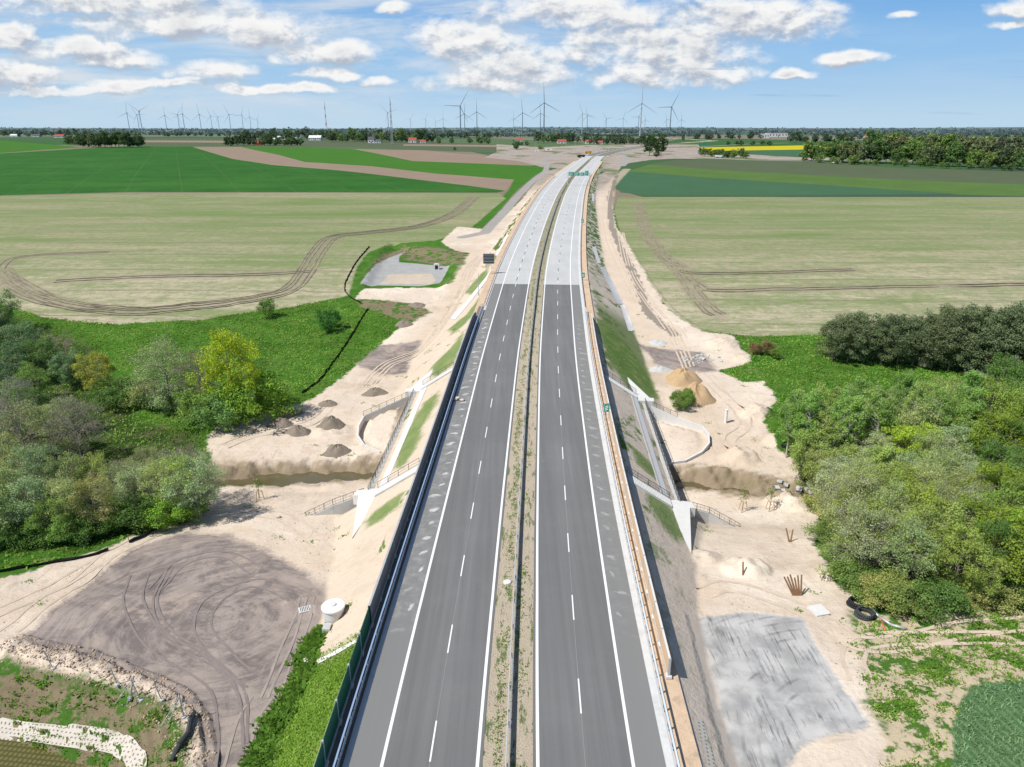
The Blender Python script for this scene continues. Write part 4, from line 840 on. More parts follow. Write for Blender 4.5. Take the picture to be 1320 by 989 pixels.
# ------------------------------------------------------------------ silt fences
def silt_fence(label, pts, h=.5):
    w_ = PP(pts); L = np.array(w_); d = np.r_[0, np.cumsum(np.linalg.norm(np.diff(L, axis=0), axis=1))]; n = max(6, int(d[-1]/1.2)); tt = np.linspace(0, d[-1], n)
    q = np.stack([np.interp(tt, d, L[:,0]), np.interp(tt, d, L[:,1])], -1); q += np.random.default_rng(abs(int(pts[0][0]))).normal(0, .07, q.shape); T = onground(*q[0]); t = thing('silt_fence', label, 'silt fence', T); m = MB(); pz = []
    for i, (a, b) in enumerate(q):
        z0 = float(H(a, b)); hh = h*(1+.18*math.sin(i*1.7)); pz.append((a-T[0], b-T[1], z0-T[2], hh))
    for (a, b, c, hh), (a2, b2, c2, h2) in zip(pz[:-1], pz[1:]): m.quad((a,b,c-.2),(a2,b2,c2-.2),(a2+.12,b2-.2,c2+h2),(a+.12,b-.2,c+hh))
    m.build('fabric', M['black_plastic'], t)
    for i in range(0, len(pz), max(3, len(pz)//30)): a, b, c, hh = pz[i]; MB().box((a, b+.06, c+.35), (.06,.06,1.0)).build('stake', M['wood'], t)
silt_fence('black fabric fence curving round the grass slope of the pond basin', [(476,318),(462,334),(452,350),(444,366),(444,376),(452,384),(466,392)])
silt_fence('black fabric fence crossing the green meadow down to the gravel heaps', [(474,398),(464,414),(452,434),(436,458),(420,480),(404,497),(388,508)])
silt_fence('black fabric fence between the grass and the sand at the left edge of the photo', [(-60,744),(0,738),(40,731),(80,724),(120,716),(140,710)])
silt_fence('short black fabric fence below the wood left of the sand', [(165,700),(185,692),(205,682)], .5)
silt_fence('short black fabric fence at the edge of the alder wood on the right', [(1006,573),(1020,582),(1034,598)])
# collapsed mesh fence round the pond
def fpost(label, px, py, h, lean, braces=0):
    x, y, z = P(px, py); t = thing('fence_post', label, 'fence post', (x, y, z)); MB().tube((0,0,-.2),(lean,0,h),.05,n=6).build('post', M['galvanised'], t)
    for k in range(braces): MB().tube((lean*.8,0,h*.85),((-1.1,.9,-1.6)[k], (-.5,-.7,-.9)[k], -.1),.035,n=5).build('brace', M['galvanised'], t)
    MB().lathe([(.22,-.1),(.2,.12),(.1,.16)], n=10).build('footing', M['concrete'], t)
for a in [('leftmost thin steel fence post above the pond slope',69,862,2.2,-.5,0),('thin steel fence post beside the earth ridge, second from the left',152,884,2.0,-.3,0),('leaning steel fence post with two braces',168,902,2.6,.8,2),
          ('braced steel fence post left of the net roll',182,903,2.4,-.5,1),('thin steel fence post close to the corner',209,903,2.0,-.4,0),('corner fence post with three long braces',237,925,2.8,0,3)]: fpost(*a)
x, y, z = P(240, 950); t = thing('wire_net_roll', 'fallen dark roll of wire net along the earth ridge', 'wire net', (x, y, z)); m = MB(); pr = [(-.3,-2.2,.2),(-.1,-1,.25),(.1,.2,.3),(-.1,1.4,.35),(-.3,2.4,.3)]; m.path([(a, b, onground(x+a, y+b)[2]-z+c) for a, b, c in pr], .22, 8); m.build('roll', M['dark_metal'], t)

# ------------------------------------------------------------------ loose things right of the road
def logs(label, px, py, n, fan, L=2.6, seed=0):
    rr = np.random.default_rng(seed); x, y, z = P(px, py); t = thing('timber_posts', label, 'timber posts', (x, y, z))
    for k in range(n):
        a = fan[0]+(fan[1]-fan[0])*k/max(1, n-1); dx, dy = math.sin(a), math.cos(a); ex = k*.22*(1 if n > 2 else .6); ln = L*rr.uniform(.8, 1)
        MB().tube((ex*.7,0,-.2),(ex*.7+dx*ln*.75, ln*.25, ln*.62),.12,.09,8).build('log', M['wood'], t)
logs('pair of brown timber posts forming a V on the sand', 1018, 699, 2, (-.22,.20), 3.0)
logs('fan of brown timber posts near the top of the grey yard', 1024, 768, 6, (-.50,.03), 3.7, 2)
logs('single dark timber post on the pale sand mound', 958, 741, 1, (0,0), 2.8, 3)
def coil(label, px, py, r, h, hue):
    x, y, z = P(px, py); t = thing('pipe_coil', label, 'pipe coil', (x, y, z))
    for k in range(5):
        m = MB(); rr = r*(1-.05*(k % 3)); pts = [(rr*math.cos(a)+.05*k, rr*math.sin(a), .12+k*h+.06*math.sin(3*a+k)) for a in np.linspace(0, 6.3, 25)]; m.path(pts, .11, 6); m.build('loop', hue, t, True)
coil('black pipe coil lying at the edge of the wood', 1103, 781, .9, .13, M['black_plastic']); coil('grey pipe coil in front of the black one', 1113, 794, .88, .11, M['dark_metal'])
def pipe(name, label, cat, pts, r, mat):
    q = [(*P(*p)[:2],) for p in pts]; v = [onground(a, b, r+.03) for a, b in q]; T = v[0]; m = MB(); m.path([tuple(np.array(p)-np.array(T)) for p in v], r, 8); return tag(m.build(name, mat, None, True, T), label, cat)
pipe('drain_pipe', 'long grey pipe lying from the wood edge down past the coils', 'pipe', [(1088,746),(1098,760),(1115,778),(1132,796),(1148,807),(1166,812)], .14, M['galvanised'])
pipe('drain_pipe', 'black pipe lying along the foot of the wood', 'pipe', [(1100,755),(1120,775),(1142,786),(1168,792),(1192,798)], .12, M['black_plastic'])
pipe('cable_duct', 'thin orange duct lying beside the pipe coils', 'duct', [(1118,782),(1127,789),(1136,801),(1141,814)], .06, M['orange_plastic'])
def sapling(label, px, py):
    x, y, z = P(px, py); t = thing('staked_sapling', label, 'sapling', (x, y, z))
    for k in range(3): a = 2.1*k; MB().tube((.75*math.cos(a),.75*math.sin(a),0),(.4*math.cos(a),.4*math.sin(a),1.7),.06,n=6).build('stake', M['pale_wood'], t)
    m = MB()
    for k in range(3): a = 2.1*k; b = 2.1*(k+1); m.tube((.45*math.cos(a),.45*math.sin(a),1.5),(.45*math.cos(b),.45*math.sin(b),1.5),.03,n=4)
    m.build('tie_bar', M['pale_wood'], t); MB().tube((0,0,0),(.05,0,3.4),.04,.015,5).build('stem', M['wood'], t)
    r = np.random.default_rng(int(px)); c = r.normal(0, 1, (160,3))*(.35,.35,.6)+(0,0,2.9); V = []; 
    for p in c:
        a, b = r.normal(0, 1, 3), r.normal(0, 1, 3); a /= np.linalg.norm(a)*10; b /= np.linalg.norm(b)*10; V += [p-a, p-b, p+a, p+b]
    link('crown', np_mesh('crown', V, np.arange(len(V)).reshape(-1,4), M['sapling_leaf']), t)
m_, t_, b_, o_ = newmat('sapling_leaf'); b_.inputs['Base Color'].default_value = (.16,.22,.05,1); M['sapling_leaf'] = m_
sapling('staked young tree on the sand right of the underpass, nearer the road', 957, 659); sapling('staked young tree on the sand right of the underpass, nearer the wood', 992, 658); sapling('staked young tree left of the stream cut', 335, 644)

# ------------------------------------------------------------------ signs
def sign_back(): 
    x, y, z = RP(-14.9, 212); z = float(H(x, y)); t = thing('road_sign', 'dark back of a large road sign on two posts left of the road', 'road sign', (x, y, z))
    MB().box((0,0,4.9), (3.3,.08,3.0)).build('panel', M['sign_back'], t)
    for dx in (-.9,.9): MB().tube((dx,.12,-.3),(dx,.12,6.3),.08,n=8).build('post', M['galvanised'], t)
    for dz in (4.1,5.1,6.0): MB().box((0,-.09,dz), (3.2,.06,.08)).build('bracket', M['galvanised'], t)
sign_back()
x, y, z = P(563, 347); t = thing('culvert_outlet', 'white concrete culvert mouth at the edge of the pond basin', 'culvert', (x, y, z)); MB().box((-.75,0,.8),(.4,1.2,1.9)).build('side_wall', M['white_concrete'], t); MB().box((.75,0,.8),(.4,1.2,1.9)).build('side_wall', M['white_concrete'], t); MB().box((0,0,1.65),(1.08,1.2,.5)).build('lintel', M['white_concrete'], t); MB().box((0,.3,.6),(1.06,.5,1.6)).build('opening', M['window_dark'], t)  # dark box in the mouth: unlit inside of the culvert given as colour
def pole(name, label, cat, s, y, h, arm=0):
    x, yy, z = RP(s, y); z = float(H(x, yy)); t = thing(name, label, cat, (x, yy, z)); MB().tube((0,0,0),(0,0,h),.09,.06,8).build('mast', M['galvanised'], t); MB().box((0,0,.6),(.25,.25,.9)).build('cabinet', M['galvanised'], t); return t
pole('mast', 'thin bare steel mast left of the road just below the large sign', 'mast', -15.6, 190, 6.2)
def small_sign(label, s, y, w_, h, zc, group=None):
    x, yy, z = RP(s, y); t = thing('road_sign', label, 'road sign', (x, yy, z), 0, group); MB().box((0,0,zc), (w_,.05,h)).build('panel', M['sign_green'], t)
    MB().box((0,-.032,zc), (w_*.9,.008,h*.93)).build('border', M['white_paint'], t); MB().box((0,-.040,zc), (w_*.82,.008,h*.88)).build('face', M['sign_green'], t)
    for k in (-1,0,1): MB().tube((-w_*.25,-.05,zc-h*.12+k*h*.2),(w_*.28,-.05,zc+h*.05+k*h*.2),.035*h,n=4).build('stripe', M['white_paint'], t)
    MB().tube((0,.06,-.2),(0,.06,zc+h*.4),.04,n=6).build('post', M['galvanised'], t)
small_sign('green exit marker with white stripes above the orange noise wall', 13.45, 109, .95, 1.5, 2.2); small_sign('small green marker sign at the start of the pale concrete', 13.3, 206, 1.0, 1.5, 1.5); small_sign('farthest small green marker sign on the right guardrail', 13.3, 300, 1.1, 1.6, 1.6)
yg = 462; c0 = RP(1.0, yg); t = thing('sign_gantry', 'green overhead direction signs on a gantry across the right carriageway', 'sign gantry', c0); T = np.array(c0); e = np.array(RP(14.5, yg))-T
MB().tube((0,0,-.3),(0,0,8.2),.22,n=10).build('column', M['galvanised'], t); MB().tube((e[0],e[1],-.3),(e[0],e[1],8.2),.22,n=10).build('column', M['galvanised'], t)
m = MB()
for dz in (6.6,7.9): m.tube((0,0,dz),(e[0],e[1],dz),.12,n=6)
for k in range(12): a = e*(k/12); b = e*((k+1)/12); m.tube((a[0],a[1],6.6 if k % 2 else 7.9),(b[0],b[1],7.9 if k % 2 else 6.6),.06,n=4)
m.build('truss', M['galvanised'], t)
for f, w_, h, zc in ((.16,3.3,2.3,7.2),(.42,3.2,2.0,7.0),(.66,2.6,2.1,7.1),(.86,2.2,2.9,7.6)):
    p = e*f; ob = MB().box((p[0],p[1]-.35,zc),(w_,.08,h)).build('sign_panel', M['sign_green'], t); MB().box((p[0],p[1]-.40,zc),(w_*.93,.01,h*.92)).build('border', M['white_paint'], ob); MB().box((p[0],p[1]-.41,zc),(w_*.89,.01,h*.86)).build('face', M['sign_green'], ob)
    for k in range(2): MB().box((p[0]-w_*.1,p[1]-.42,zc+.35-k*.75),(w_*.55,.01,.22)).build('stripe', M['white_paint'], ob)
def green_small(label, px, py, w_, h, zc):
    x, y, z = P(px, py); t = thing('road_sign', label, 'road sign', (x, y, z)); MB().box((0,0,zc),(w_,.1,h)).build('panel', M['sign_green'], t); MB().tube((-w_*.3,.1,0),(-w_*.3,.1,zc),.1,n=6).build('post', M['galvanised'], t); MB().tube((w_*.3,.1,0),(w_*.3,.1,zc),.1,n=6).build('post', M['galvanised'], t)
green_small('green road sign beneath the pair of dark trees at the junction', 846, 203, 4, 1.8, 2.2); green_small('far green road sign on the distant road beyond the yellow field', 907, 189, 6, 5, 5)

# ------------------------------------------------------------------ street lamps and machines at the junction
def lamp0():
    t = thing('street_lamp', 'grey street lamp post at the distant road junction', 'street lamp', (0,0,0), 0, 'street lamps at the far junction')
    MB().tube((0,0,0),(0,0,11),.16,.10,6).build('pole', M['galvanised'], t); MB().tube((0,0,11),(1.6,0,11.5),.07,n=5).build('arm', M['galvanised'], t); MB().box((2.0,0,11.5),(.9,.35,.16)).build('lamp_head', M['dark_metal'], t); return t
L0 = lamp0(); first = True
for px, py in [(730,196),(738,199),(752,193),(765,191),(776,190),(786,190),(797,189),(806,191),(812,194),(818,197),(824,193),(880,202),(900,203),(864,200),(690,193),(676,194),(651,197),(742,190),(832,196),(872,196),(772,196),(800,199)]:
    o = L0 if first else copy_tree(L0); first = False; o.location = P(px, py); o.rotation_euler = (0,0,random.uniform(0,6.28))
def machine(label, px, py, col, rz=0):
    x, y, z = P(px, py); t = thing('construction_truck', label, 'truck', (x, y, z), rz); MB().box((0,0,1.9),(6.5,2.5,2.0)).build('tipper_body', col, t); MB().box((4.4,0,1.8),(1.8,2.4,2.4)).build('cab', col, t); MB().box((4.9,0,2.3),(.9,2.42,.8)).build('window', M['window_dark'], t)
    for dx in (-2,-.6,4.2):
        for dy in (-1.1,1.1): MB().tube((dx,dy-.15,.5),(dx,dy+.15,.5),.52,n=12).build('wheel', M['black_plastic'], t)
machine('dark tipper truck parked at the far end of the concrete carriageway', 748, 203, simple('truck_brown', (.05,.035,.03), .6), .3); machine('orange construction truck behind the dark truck at the junction', 757, 198, M['yellow_paint'], .2)
machine('white truck standing on the far access road near the yellow field', 926, 203.5, M['white_paint'], 0)
# ------------------------------------------------------------------ trees
def leaf_material(name, bark=False):
    m, t, b, out = newmat(name); oi = t.n('ShaderNodeObjectInfo'); p = t.pos()
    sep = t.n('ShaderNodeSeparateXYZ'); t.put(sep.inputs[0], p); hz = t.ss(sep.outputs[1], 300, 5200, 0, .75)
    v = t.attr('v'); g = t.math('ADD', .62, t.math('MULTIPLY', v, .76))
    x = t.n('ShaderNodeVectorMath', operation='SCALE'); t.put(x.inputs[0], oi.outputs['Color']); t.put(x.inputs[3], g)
    c = t.mix(t.ss(v, .75, 1., 0, .25), x.outputs[0], (.26,.30,.08)); c = t.mix(hz, c, (.15,.21,.25))  # last mix paints distance haze into far foliage
    t.put(b.inputs['Base Color'], c); b.inputs['Roughness'].default_value = .7; b.inputs['Specular IOR Level'].default_value = .15
    tr = t.n('ShaderNodeBsdfTranslucent'); t.put(tr.inputs[0], t.mix(.3, c, (.30,.38,.04))); ms = t.n('ShaderNodeMixShader'); ms.inputs[0].default_value = .38
    t.L.new(b.outputs[0], ms.inputs[1]); t.L.new(tr.outputs[0], ms.inputs[2]); t.L.new(ms.outputs[0], out.inputs[0]); return m
ML_ = leaf_material('foliage')
M['bark'] = simple('bark', (.20,.17,.135), .95, var=.3, scale=2); M['bark_pale'] = simple('bark_pale', (.42,.39,.34), .95, var=.25, scale=2); M['bark_grey'] = simple('bark_grey', (.27,.24,.20), .95, var=.2, scale=2)
def tree_proto(seed, h, r, cb, ncl, lpc, leaf, bark='bark', limbs=9, twig=0, sharp=.5, top=1.0, flat=1.0, trunk_r=None, rc=.24, droop=0., nseg=2):
    g = np.random.default_rng(seed); trunk_r = trunk_r or h*.016
    mb = MB(); lean = g.normal(0, .03, 2)*h; mid = (h+cb)/2
    tp = lambda q: np.array((lean[0]*q*q, lean[1]*q*q, h*.86*q)); n = 7
    for i in range(n): a, b = i/n, (i+1)/n; mb.tube(tp(a)-(0,0,.3 if i == 0 else 0), tp(b), trunk_r*(1-a*.88), trunk_r*(1-b*.88), 6, False)
    # cluster centres fill an uneven crown envelope
    C = []; ph = g.uniform(0, 6.28, 6)
    while len(C) < ncl:
        d = g.normal(0, 1, 3); d /= np.linalg.norm(d); u = g.uniform(.25, 1)**.45; az = math.atan2(d[1], d[0])
        lob = 1+.16*math.sin(2*az+ph[0]+2*d[2])+.13*math.sin(3*az+ph[1]-3*d[2])+.08*math.sin(5*az+ph[2]+4*d[2])
        zz = mid + d[2]*u*(h-cb)/2*flat*lob; w = r*lob*u*math.hypot(d[0], d[1])
        k = (zz-cb)/(h-cb); w *= (1-sharp*max(0, k))*(.55+.45*min(1, max(0, k*3+.3)))*1.25
        if zz < cb*.8 or zz < .3: continue
        C.append((math.cos(az)*w+lean[0]*.7, math.sin(az)*w+lean[1]*.7, zz))
    C = np.array(C)
    for c in C[np.argsort(-np.hypot(C[:,0], C[:,1]))[:limbs]] if limbs else []:
        q0 = min(.9, max(.12, (c[2]-.45*np.hypot(c[0], c[1]))/(h*.86))); a = tp(q0); m1 = a*.5+c*.5+(0,0,-.04*h*droop+.03*h)
        rr = trunk_r*(1-q0*.8)*.55; mb.tube(a, m1, rr, rr*.6, 5, False); mb.tube(m1, c, rr*.6, rr*.2, 4, False)
        for _ in range(twig): e = c+g.normal(0, .16*r+.25, 3)+(0,0,.3); s = m1+(c-m1)*g.uniform(0, 1); mb.tube(s, e, rr*.28, rr*.08, 3, False)
    if twig:
        for c in C:
            a = tp(min(.95, max(.2, (c[2]-.3*np.hypot(c[0], c[1]))/(h*.86)))); 
            if g.uniform() < .7: mb.tube(a+(c-a)*.35, c, trunk_r*.16, trunk_r*.05, 3, False)
            for _ in range(twig): e = c+g.normal(0, .12*r+.3, 3)+(0,0,.35); mb.tube(c, e, trunk_r*.09, trunk_r*.03, 3, False)
    tm = bpy.data.meshes.new('trunk'); tm.from_pydata([tuple(map(float, v)) for v in mb.v], [], mb.f); tm.materials.append(M[bark])
    # leaves
    N = ncl*lpc; ci = np.repeat(np.arange(ncl), lpc); R_ = r*rc*g.uniform(.65, 1.35, ncl)
    d = g.normal(0, 1, (N,3)); d /= np.linalg.norm(d, axis=1)[:,None]; pos = C[ci]+d*(R_[ci]*g.uniform(.15, 1, N)**.5)[:,None]*(1,1,.72)
    nn = d*.9+g.normal(0, .7, (N,3))+(0,0,.45); nn /= np.linalg.norm(nn, axis=1)[:,None]
    a = np.cross(nn, g.normal(0, 1, (N,3))); a /= np.linalg.norm(a, axis=1)[:,None]; b = np.cross(nn, a); s = (leaf*g.uniform(.55, 1.25, N))[:,None]
    V = np.stack([pos-a*s, pos-b*s*.55, pos+a*s, pos+b*s*.55], 1).reshape(-1,3)
    cm = np_mesh('crown', V, np.arange(N*4).reshape(-1,4), ML_)
    vv = np.clip(g.uniform(0, 1, ncl)[ci]*.5+g.uniform(0, 1, N)*.5, 0, 1); at = cm.attributes.new('v','FLOAT','POINT'); at.data.foreach_set('value', np.repeat(vv, 4).astype(np.float32))
    return tm, cm, h
def dbl(f, *a, **k): return [f(s, *a, **k) for s in (11, 23, 37)]
PR = {
 'oak': dbl(tree_proto, 12, 5.0, 2.6, 95, 150, .145, 'bark', 18, 2, .35, rc=.21),
 'alder': dbl(tree_proto, 13.5, 2.9, 3.6, 70, 105, .135, 'bark_pale', 18, 2, .62, rc=.25),
 'broad': dbl(tree_proto, 11, 4.4, 1.8, 90, 125, .14, 'bark_grey', 18, 2, .40, rc=.22),
 'bare': dbl(tree_proto, 11, 4.2, 2.4, 110, 60, .09, 'bark_grey', 26, 4, .40, rc=.22),
 'thin': dbl(tree_proto, 12, 3.8, 2.8, 95, 85, .115, 'bark_grey', 18, 2, .45, rc=.24),
 'pine': dbl(tree_proto, 11, 3.9, .9, 115, 115, .14, 'bark_grey', 12, 0, .45, rc=.23),
 'shrub': dbl(tree_proto, 4.2, 2.8, .3, 60, 130, .12, 'bark', 6, 1, .25, rc=.3),
 'far': dbl(tree_proto, 12, 4.6, 1.0, 34, 30, .62, 'bark', 4, 0, .35, rc=.36),
 'farcon': dbl(tree_proto, 13, 3.0, .6, 22, 22, .8, 'bark', 0, 0, .8, rc=.4),
}
NAMES = {'oak':'oak_tree','alder':'alder_tree','broad':'broadleaf_tree','bare':'bare_tree','thin':'budding_tree','pine':'pine_tree','shrub':'shrub','far':'broadleaf_tree','farcon':'conifer_tree'}
def plant(kind, xyz, h, col, label, group=None, cat=None, wide=1.0, var=None):
    tm, cm, h0 = PR[kind][random.randrange(3) if var is None else var]; s = h/h0
    t = thing(NAMES[kind], label, cat or ('shrub' if kind == 'shrub' else 'tree'), xyz, random.uniform(0, 6.28), group); t.scale = (s*wide, s*wide, s)
    link('trunk', tm, t); c = link('crown', cm, t); j = random.uniform(.88, 1.13); j *= 1.85 if kind not in ('far','farcon') else 1.45; c.color = (col[0]*j*random.uniform(.93,1.07), col[1]*j, col[2]*j, 1); return t
def plant_px(kind, px, py, hpx, col, label, **k):
    if py > 420 and px < 330 and hpx > 30: hpx *= .86
    if py < 225 and px > 1030: hpx *= .74
    p = P(px, py); d = depth(*p); f = CP + SP*(py-CY)/FPX
    return plant(kind, p, hpx*d/FPX/(f if f > .5 else .9), col, label, **k)
YG, LG, MG, DG, OL, GG, PN = (.30,.34,.02), (.21,.275,.07), (.13,.21,.045), (.075,.14,.035), (.25,.295,.11), (.24,.31,.15), (.115,.14,.07)
BR_ = (.25,.26,.085)
# meadow trees on the left
plant_px('shrub', 345, 410, 23, MG, 'small round bush at the top edge of the left meadow, farther from the road', wide=.62, var=0)
plant_px('shrub', 424, 426, 27, (0.048,0.144,0.032), 'dark round bush on the left meadow near the black fence', wide=.75, var=1)
plant_px('oak', 306, 541, 132, (.25,.32,.02), 'bright yellow green tree standing at the corner of the sand flat', wide=.72, var=0)
plant_px('bare', 222, 530, 112, OL, 'nearly bare olive tree on the meadow left of the yellow green tree', wide=1.05, var=1)
plant_px('bare', 262, 530, 98, (0.192,0.176,0.096), 'grey bare tree between the olive tree and the yellow green tree', wide=.8, var=2)
plant_px('shrub', 222, 531, 42, GG, 'silver green bush at the foot of the bare olive tree', var=1)
plant_px('shrub', 190, 525, 40, OL, 'brownish thin bush at the left foot of the bare olive tree', var=2)
plant_px('shrub', 268, 545, 52, MG, 'dark green bush under the yellow green tree, left one', wide=1.1, var=0)
plant_px('shrub', 293, 553, 56, (0.112,0.208,0.064), 'mid green bush under the yellow green tree, middle one', wide=.9, var=1)
plant_px('shrub', 330, 543, 60, (0.128,0.208,0.024), 'tall green bush under the yellow green tree, right one', wide=1.0, var=2)
plant_px('broad', 128, 512, 70, (0.256,0.272,0.048), 'small yellowish tree on the left meadow by a dark bush', wide=.9)
plant_px('shrub', 160, 522, 42, DG, 'dark green bush beside the small yellowish tree', wide=1.1)
for i, (px, py, h) in enumerate([(5,432,62),(32,470,62),(62,492,66),(92,498,55),(18,500,70),(110,498,44),(-25,480,80),(45,520,60)]):
    plant_px('broad', px, py, h, random.choice([DG, MG, (0.080,0.144,0.048), (0.112,0.176,0.080)]), 'dense dark green tree in the clump at the upper left wood edge', group='dark trees of the upper left wood edge', wide=1.1)
plant_px('bare', 78, 470, 46, (0.208,0.176,0.112), 'low grey bare tree behind the dark clump on the left', wide=1.3)
LW = [(108,602,110,'bare',(0.192,0.176,0.128)),(40,610,115,'bare',OL),(0,600,120,'bare',(0.192,0.176,0.128)),(-40,640,130,'thin',OL),(70,590,90,'thin',OL),(20,650,120,'thin',OL),(60,655,105,'thin',GG),(-10,700,130,'broad',OL),(95,655,95,'thin',OL),(130,650,80,'broad',LG),
      (150,650,75,'bare',(0.192,0.176,0.128)),(128,690,105,'thin',BR_),(95,690,100,'thin',OL),(48,695,115,'thin',GG),(165,640,62,'thin',BR_),(180,672,95,'thin',GG),(205,640,62,'thin',OL),(212,664,96,'thin',OL),(240,668,110,'thin',LG),(258,672,112,'thin',GG),(238,650,92,'bare',(0.192,0.176,0.144)),(265,655,90,'bare',GG),(190,620,60,'bare',OL),(170,665,90,'bare',OL),(10,680,110,'thin',BR_),(-50,690,140,'thin',OL),(75,700,80,'broad',MG),(20,560,90,'bare',(0.208,0.192,0.160)),(50,560,80,'thin',DG),(90,560,60,'broad',OL)]
for px, py, h, k, c in LW:
    lab = {'bare':'bare grey branched tree in the left wood with hardly any leaves','thin':'sparsely leaved olive green tree in the left wood','broad':'bushy fuller green tree in the left wood'}[k]
    plant_px(k, px, py, h, c, lab, group=lab.replace(' tree', ' trees', 1), wide=random.uniform(.9, 1.12))
for px, py, h, c in [(150,682,48,MG),(180,683,50,DG),(205,680,46,(0.144,0.272,0.032)),(228,672,44,MG),(165,672,46,DG),(90,698,42,MG),(60,700,40,DG),(118,694,44,DG),(30,703,36,MG),(0,706,40,DG),(250,668,34,MG)]:
    plant_px('shrub', px, py, h, c, 'dark green undergrowth bush along the lower edge of the left wood', group='undergrowth bushes of the left wood', wide=1.1)
# pine row on the right
for i, (px, py, h) in enumerate([(1072,465,58),(1092,467,62),(1113,468,64),(1135,470,64),(1156,470,62),(1176,471,60),(1150,462,58),(1100,458,52),(1200,475,72),(1222,478,76),(1243,480,78),(1265,482,84),(1287,484,86),(1310,486,90),(1215,468,70),(1250,470,74),(1290,472,80),(1335,488,92),(1182,466,56),(1330,475,85)]):
    lab = 'dark grey green pine in the left half of the pine row' if px < 1190 else 'tall dark pine in the right half of the pine row'
    plant_px('pine', px, py, h, PN, lab, group='pines in the right half' if px >= 1190 else 'pines in the left half', wide=1.02)
for px, py, h, c, l in [(973,457,14,(0.192,0.112,0.064),'small reddish brown bush on the right meadow'),(988,457,17,(0.176,0.128,0.064),'second reddish brown bush on the right meadow'),(999,462,13,MG,'small green bush beside the reddish ones'),(1190,474,12,(0.448,0.400,0.320),'heap of pale dry branches under the pines'),(1245,478,10,(0.448,0.400,0.320),'second heap of pale dry branches under the pines'),(878,528,26,MG,'green bush beside the foot of the orange sand heap'),(884,520,18,MG,'smaller green bush behind the one by the orange sand heap')]:
    plant_px('shrub', px, py, h, c, l, wide=.75)
# the wood on the right, each tree its own
poly = PP([(1012,592),(1020,574),(1065,566),(1150,560),(1230,552),(1400,536),(1420,800),(1320,772),(1262,776),(1180,782),(1128,772),(1085,738),(1070,700),(1056,668),(1046,640)])
xs, ys = [p[0] for p in poly], [p[1] for p in poly]; pts = []; tries = 0
while tries < 6000 and len(pts) < 165:
    tries += 1; x, y = random.uniform(min(xs), max(xs)), random.uniform(min(ys), max(ys))
    if sd_poly(np.array([x]), np.array([y]), poly, 50)[0] < .6: continue
    if all((x-a)**2+(y-b)**2 > 3.75**2 for a, b in pts): pts.append((x, y))
for q_ in [(1013,590),(1022,598),(1032,607),(1043,622),(1050,640),(1030,590)]: pts.append(P(*q_)[:2])
for x, y in pts:
    z = float(H(x, y)); d = depth(x, y, z); px = CX+FPX*x/d; q = random.random()
    if y > 108:
        if px < 1130 or q < .6: k, c, h = 'alder', random.choice([LG, (0.152,0.256,0.056), (0.136,0.232,0.048)]), random.uniform(12, 14.5)
        else: k, c, h = random.choice(['thin','broad']), random.choice([GG, LG, OL]), random.uniform(9.5, 12)
    elif y > 92:
        k, c, h = random.choice([('broad',LG,10.5),('broad',GG,10),('thin',OL,10),('alder',LG,12),('broad',(0.256,0.304,0.160),9.5),('oak',(0.224,0.304,0.032),10.5)])
    else:
        k, c, h = random.choice([('oak',(.20,.255,.045),11),('thin',OL,11),('bare',(.24,.28,.12),10.5),('broad',(.19,.245,.06),10.5),('thin',(.25,.31,.12),10),('oak',(.18,.24,.05),10)])
    if px > 1255: k, c = random.choice([('oak',(.17,.235,.03)),('broad',(.15,.225,.04)),('broad',(.09,.16,.035))])
    zone = 'far rows of the right wood' if y > 108 else 'middle of the right wood' if y > 92 else 'near edge of the right wood'
    kn = {'alder':'slender pale trunked alder with light green leaves','thin':'sparse olive leaved tree','broad':'full light green tree','oak':'yellow green spreading tree','bare':'twiggy half bare tree'}[k]
    plant(k, (x, y, z), h*random.uniform(.9, 1.08), c, kn+' in the '+zone, group=kn+'s, '+zone, wide=random.uniform(.85, 1.1))
for px, py in [(1090,742),(1105,758),(1135,778),(1170,785),(1205,786),(1240,782),(1275,778),(1305,776),(1072,700),(1062,664),(1150,782),(1110,768),(1300,770),(1330,770)]:
    plant_px('shrub', px, py, random.uniform(26, 44), random.choice([DG, MG, BR_, (.14,.19,.05)]), 'low bush at the near foot of the right wood', group='bushes at the foot of the right wood', wide=1.25)
# far trees
def row(n, x0, x1, y0, y1, h0, h1, cols, label, group, kind='far', wide=1.0):
    for i in range(n):
        f = (i+.5)/n; px = x0+(x1-x0)*f+random.uniform(-.5, .5)*(x1-x0)/n; py = y0+(y1-y0)*f+random.uniform(-.8, .8)
        plant_px(kind, px, py, random.uniform(h0, h1), random.choice(cols), label, group=group, wide=wide*random.uniform(.85, 1.2))
FD, FM, FL = (.055,.09,.04), (.085,.15,.045), (.14,.21,.05)
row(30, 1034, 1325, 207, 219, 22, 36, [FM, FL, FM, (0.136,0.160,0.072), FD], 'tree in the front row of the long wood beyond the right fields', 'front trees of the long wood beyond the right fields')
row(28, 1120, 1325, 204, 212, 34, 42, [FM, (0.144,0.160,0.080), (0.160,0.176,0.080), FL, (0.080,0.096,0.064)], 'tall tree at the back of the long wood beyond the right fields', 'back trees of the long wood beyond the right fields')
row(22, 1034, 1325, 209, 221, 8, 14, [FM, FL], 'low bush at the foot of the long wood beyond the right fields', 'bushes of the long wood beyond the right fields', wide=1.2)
row(18, 106, 184, 190, 189.5, 12, 19, [FD, FM, FD, (0.080,0.096,0.048)], 'tree in the compact clump at the edge of the dark green wheat', 'trees of the clump by the dark green wheat')
row(8, 84, 108, 187, 188, 7, 12, [FD, FM], 'small tree left of the compact clump by the wheat', 'small trees left of the clump')
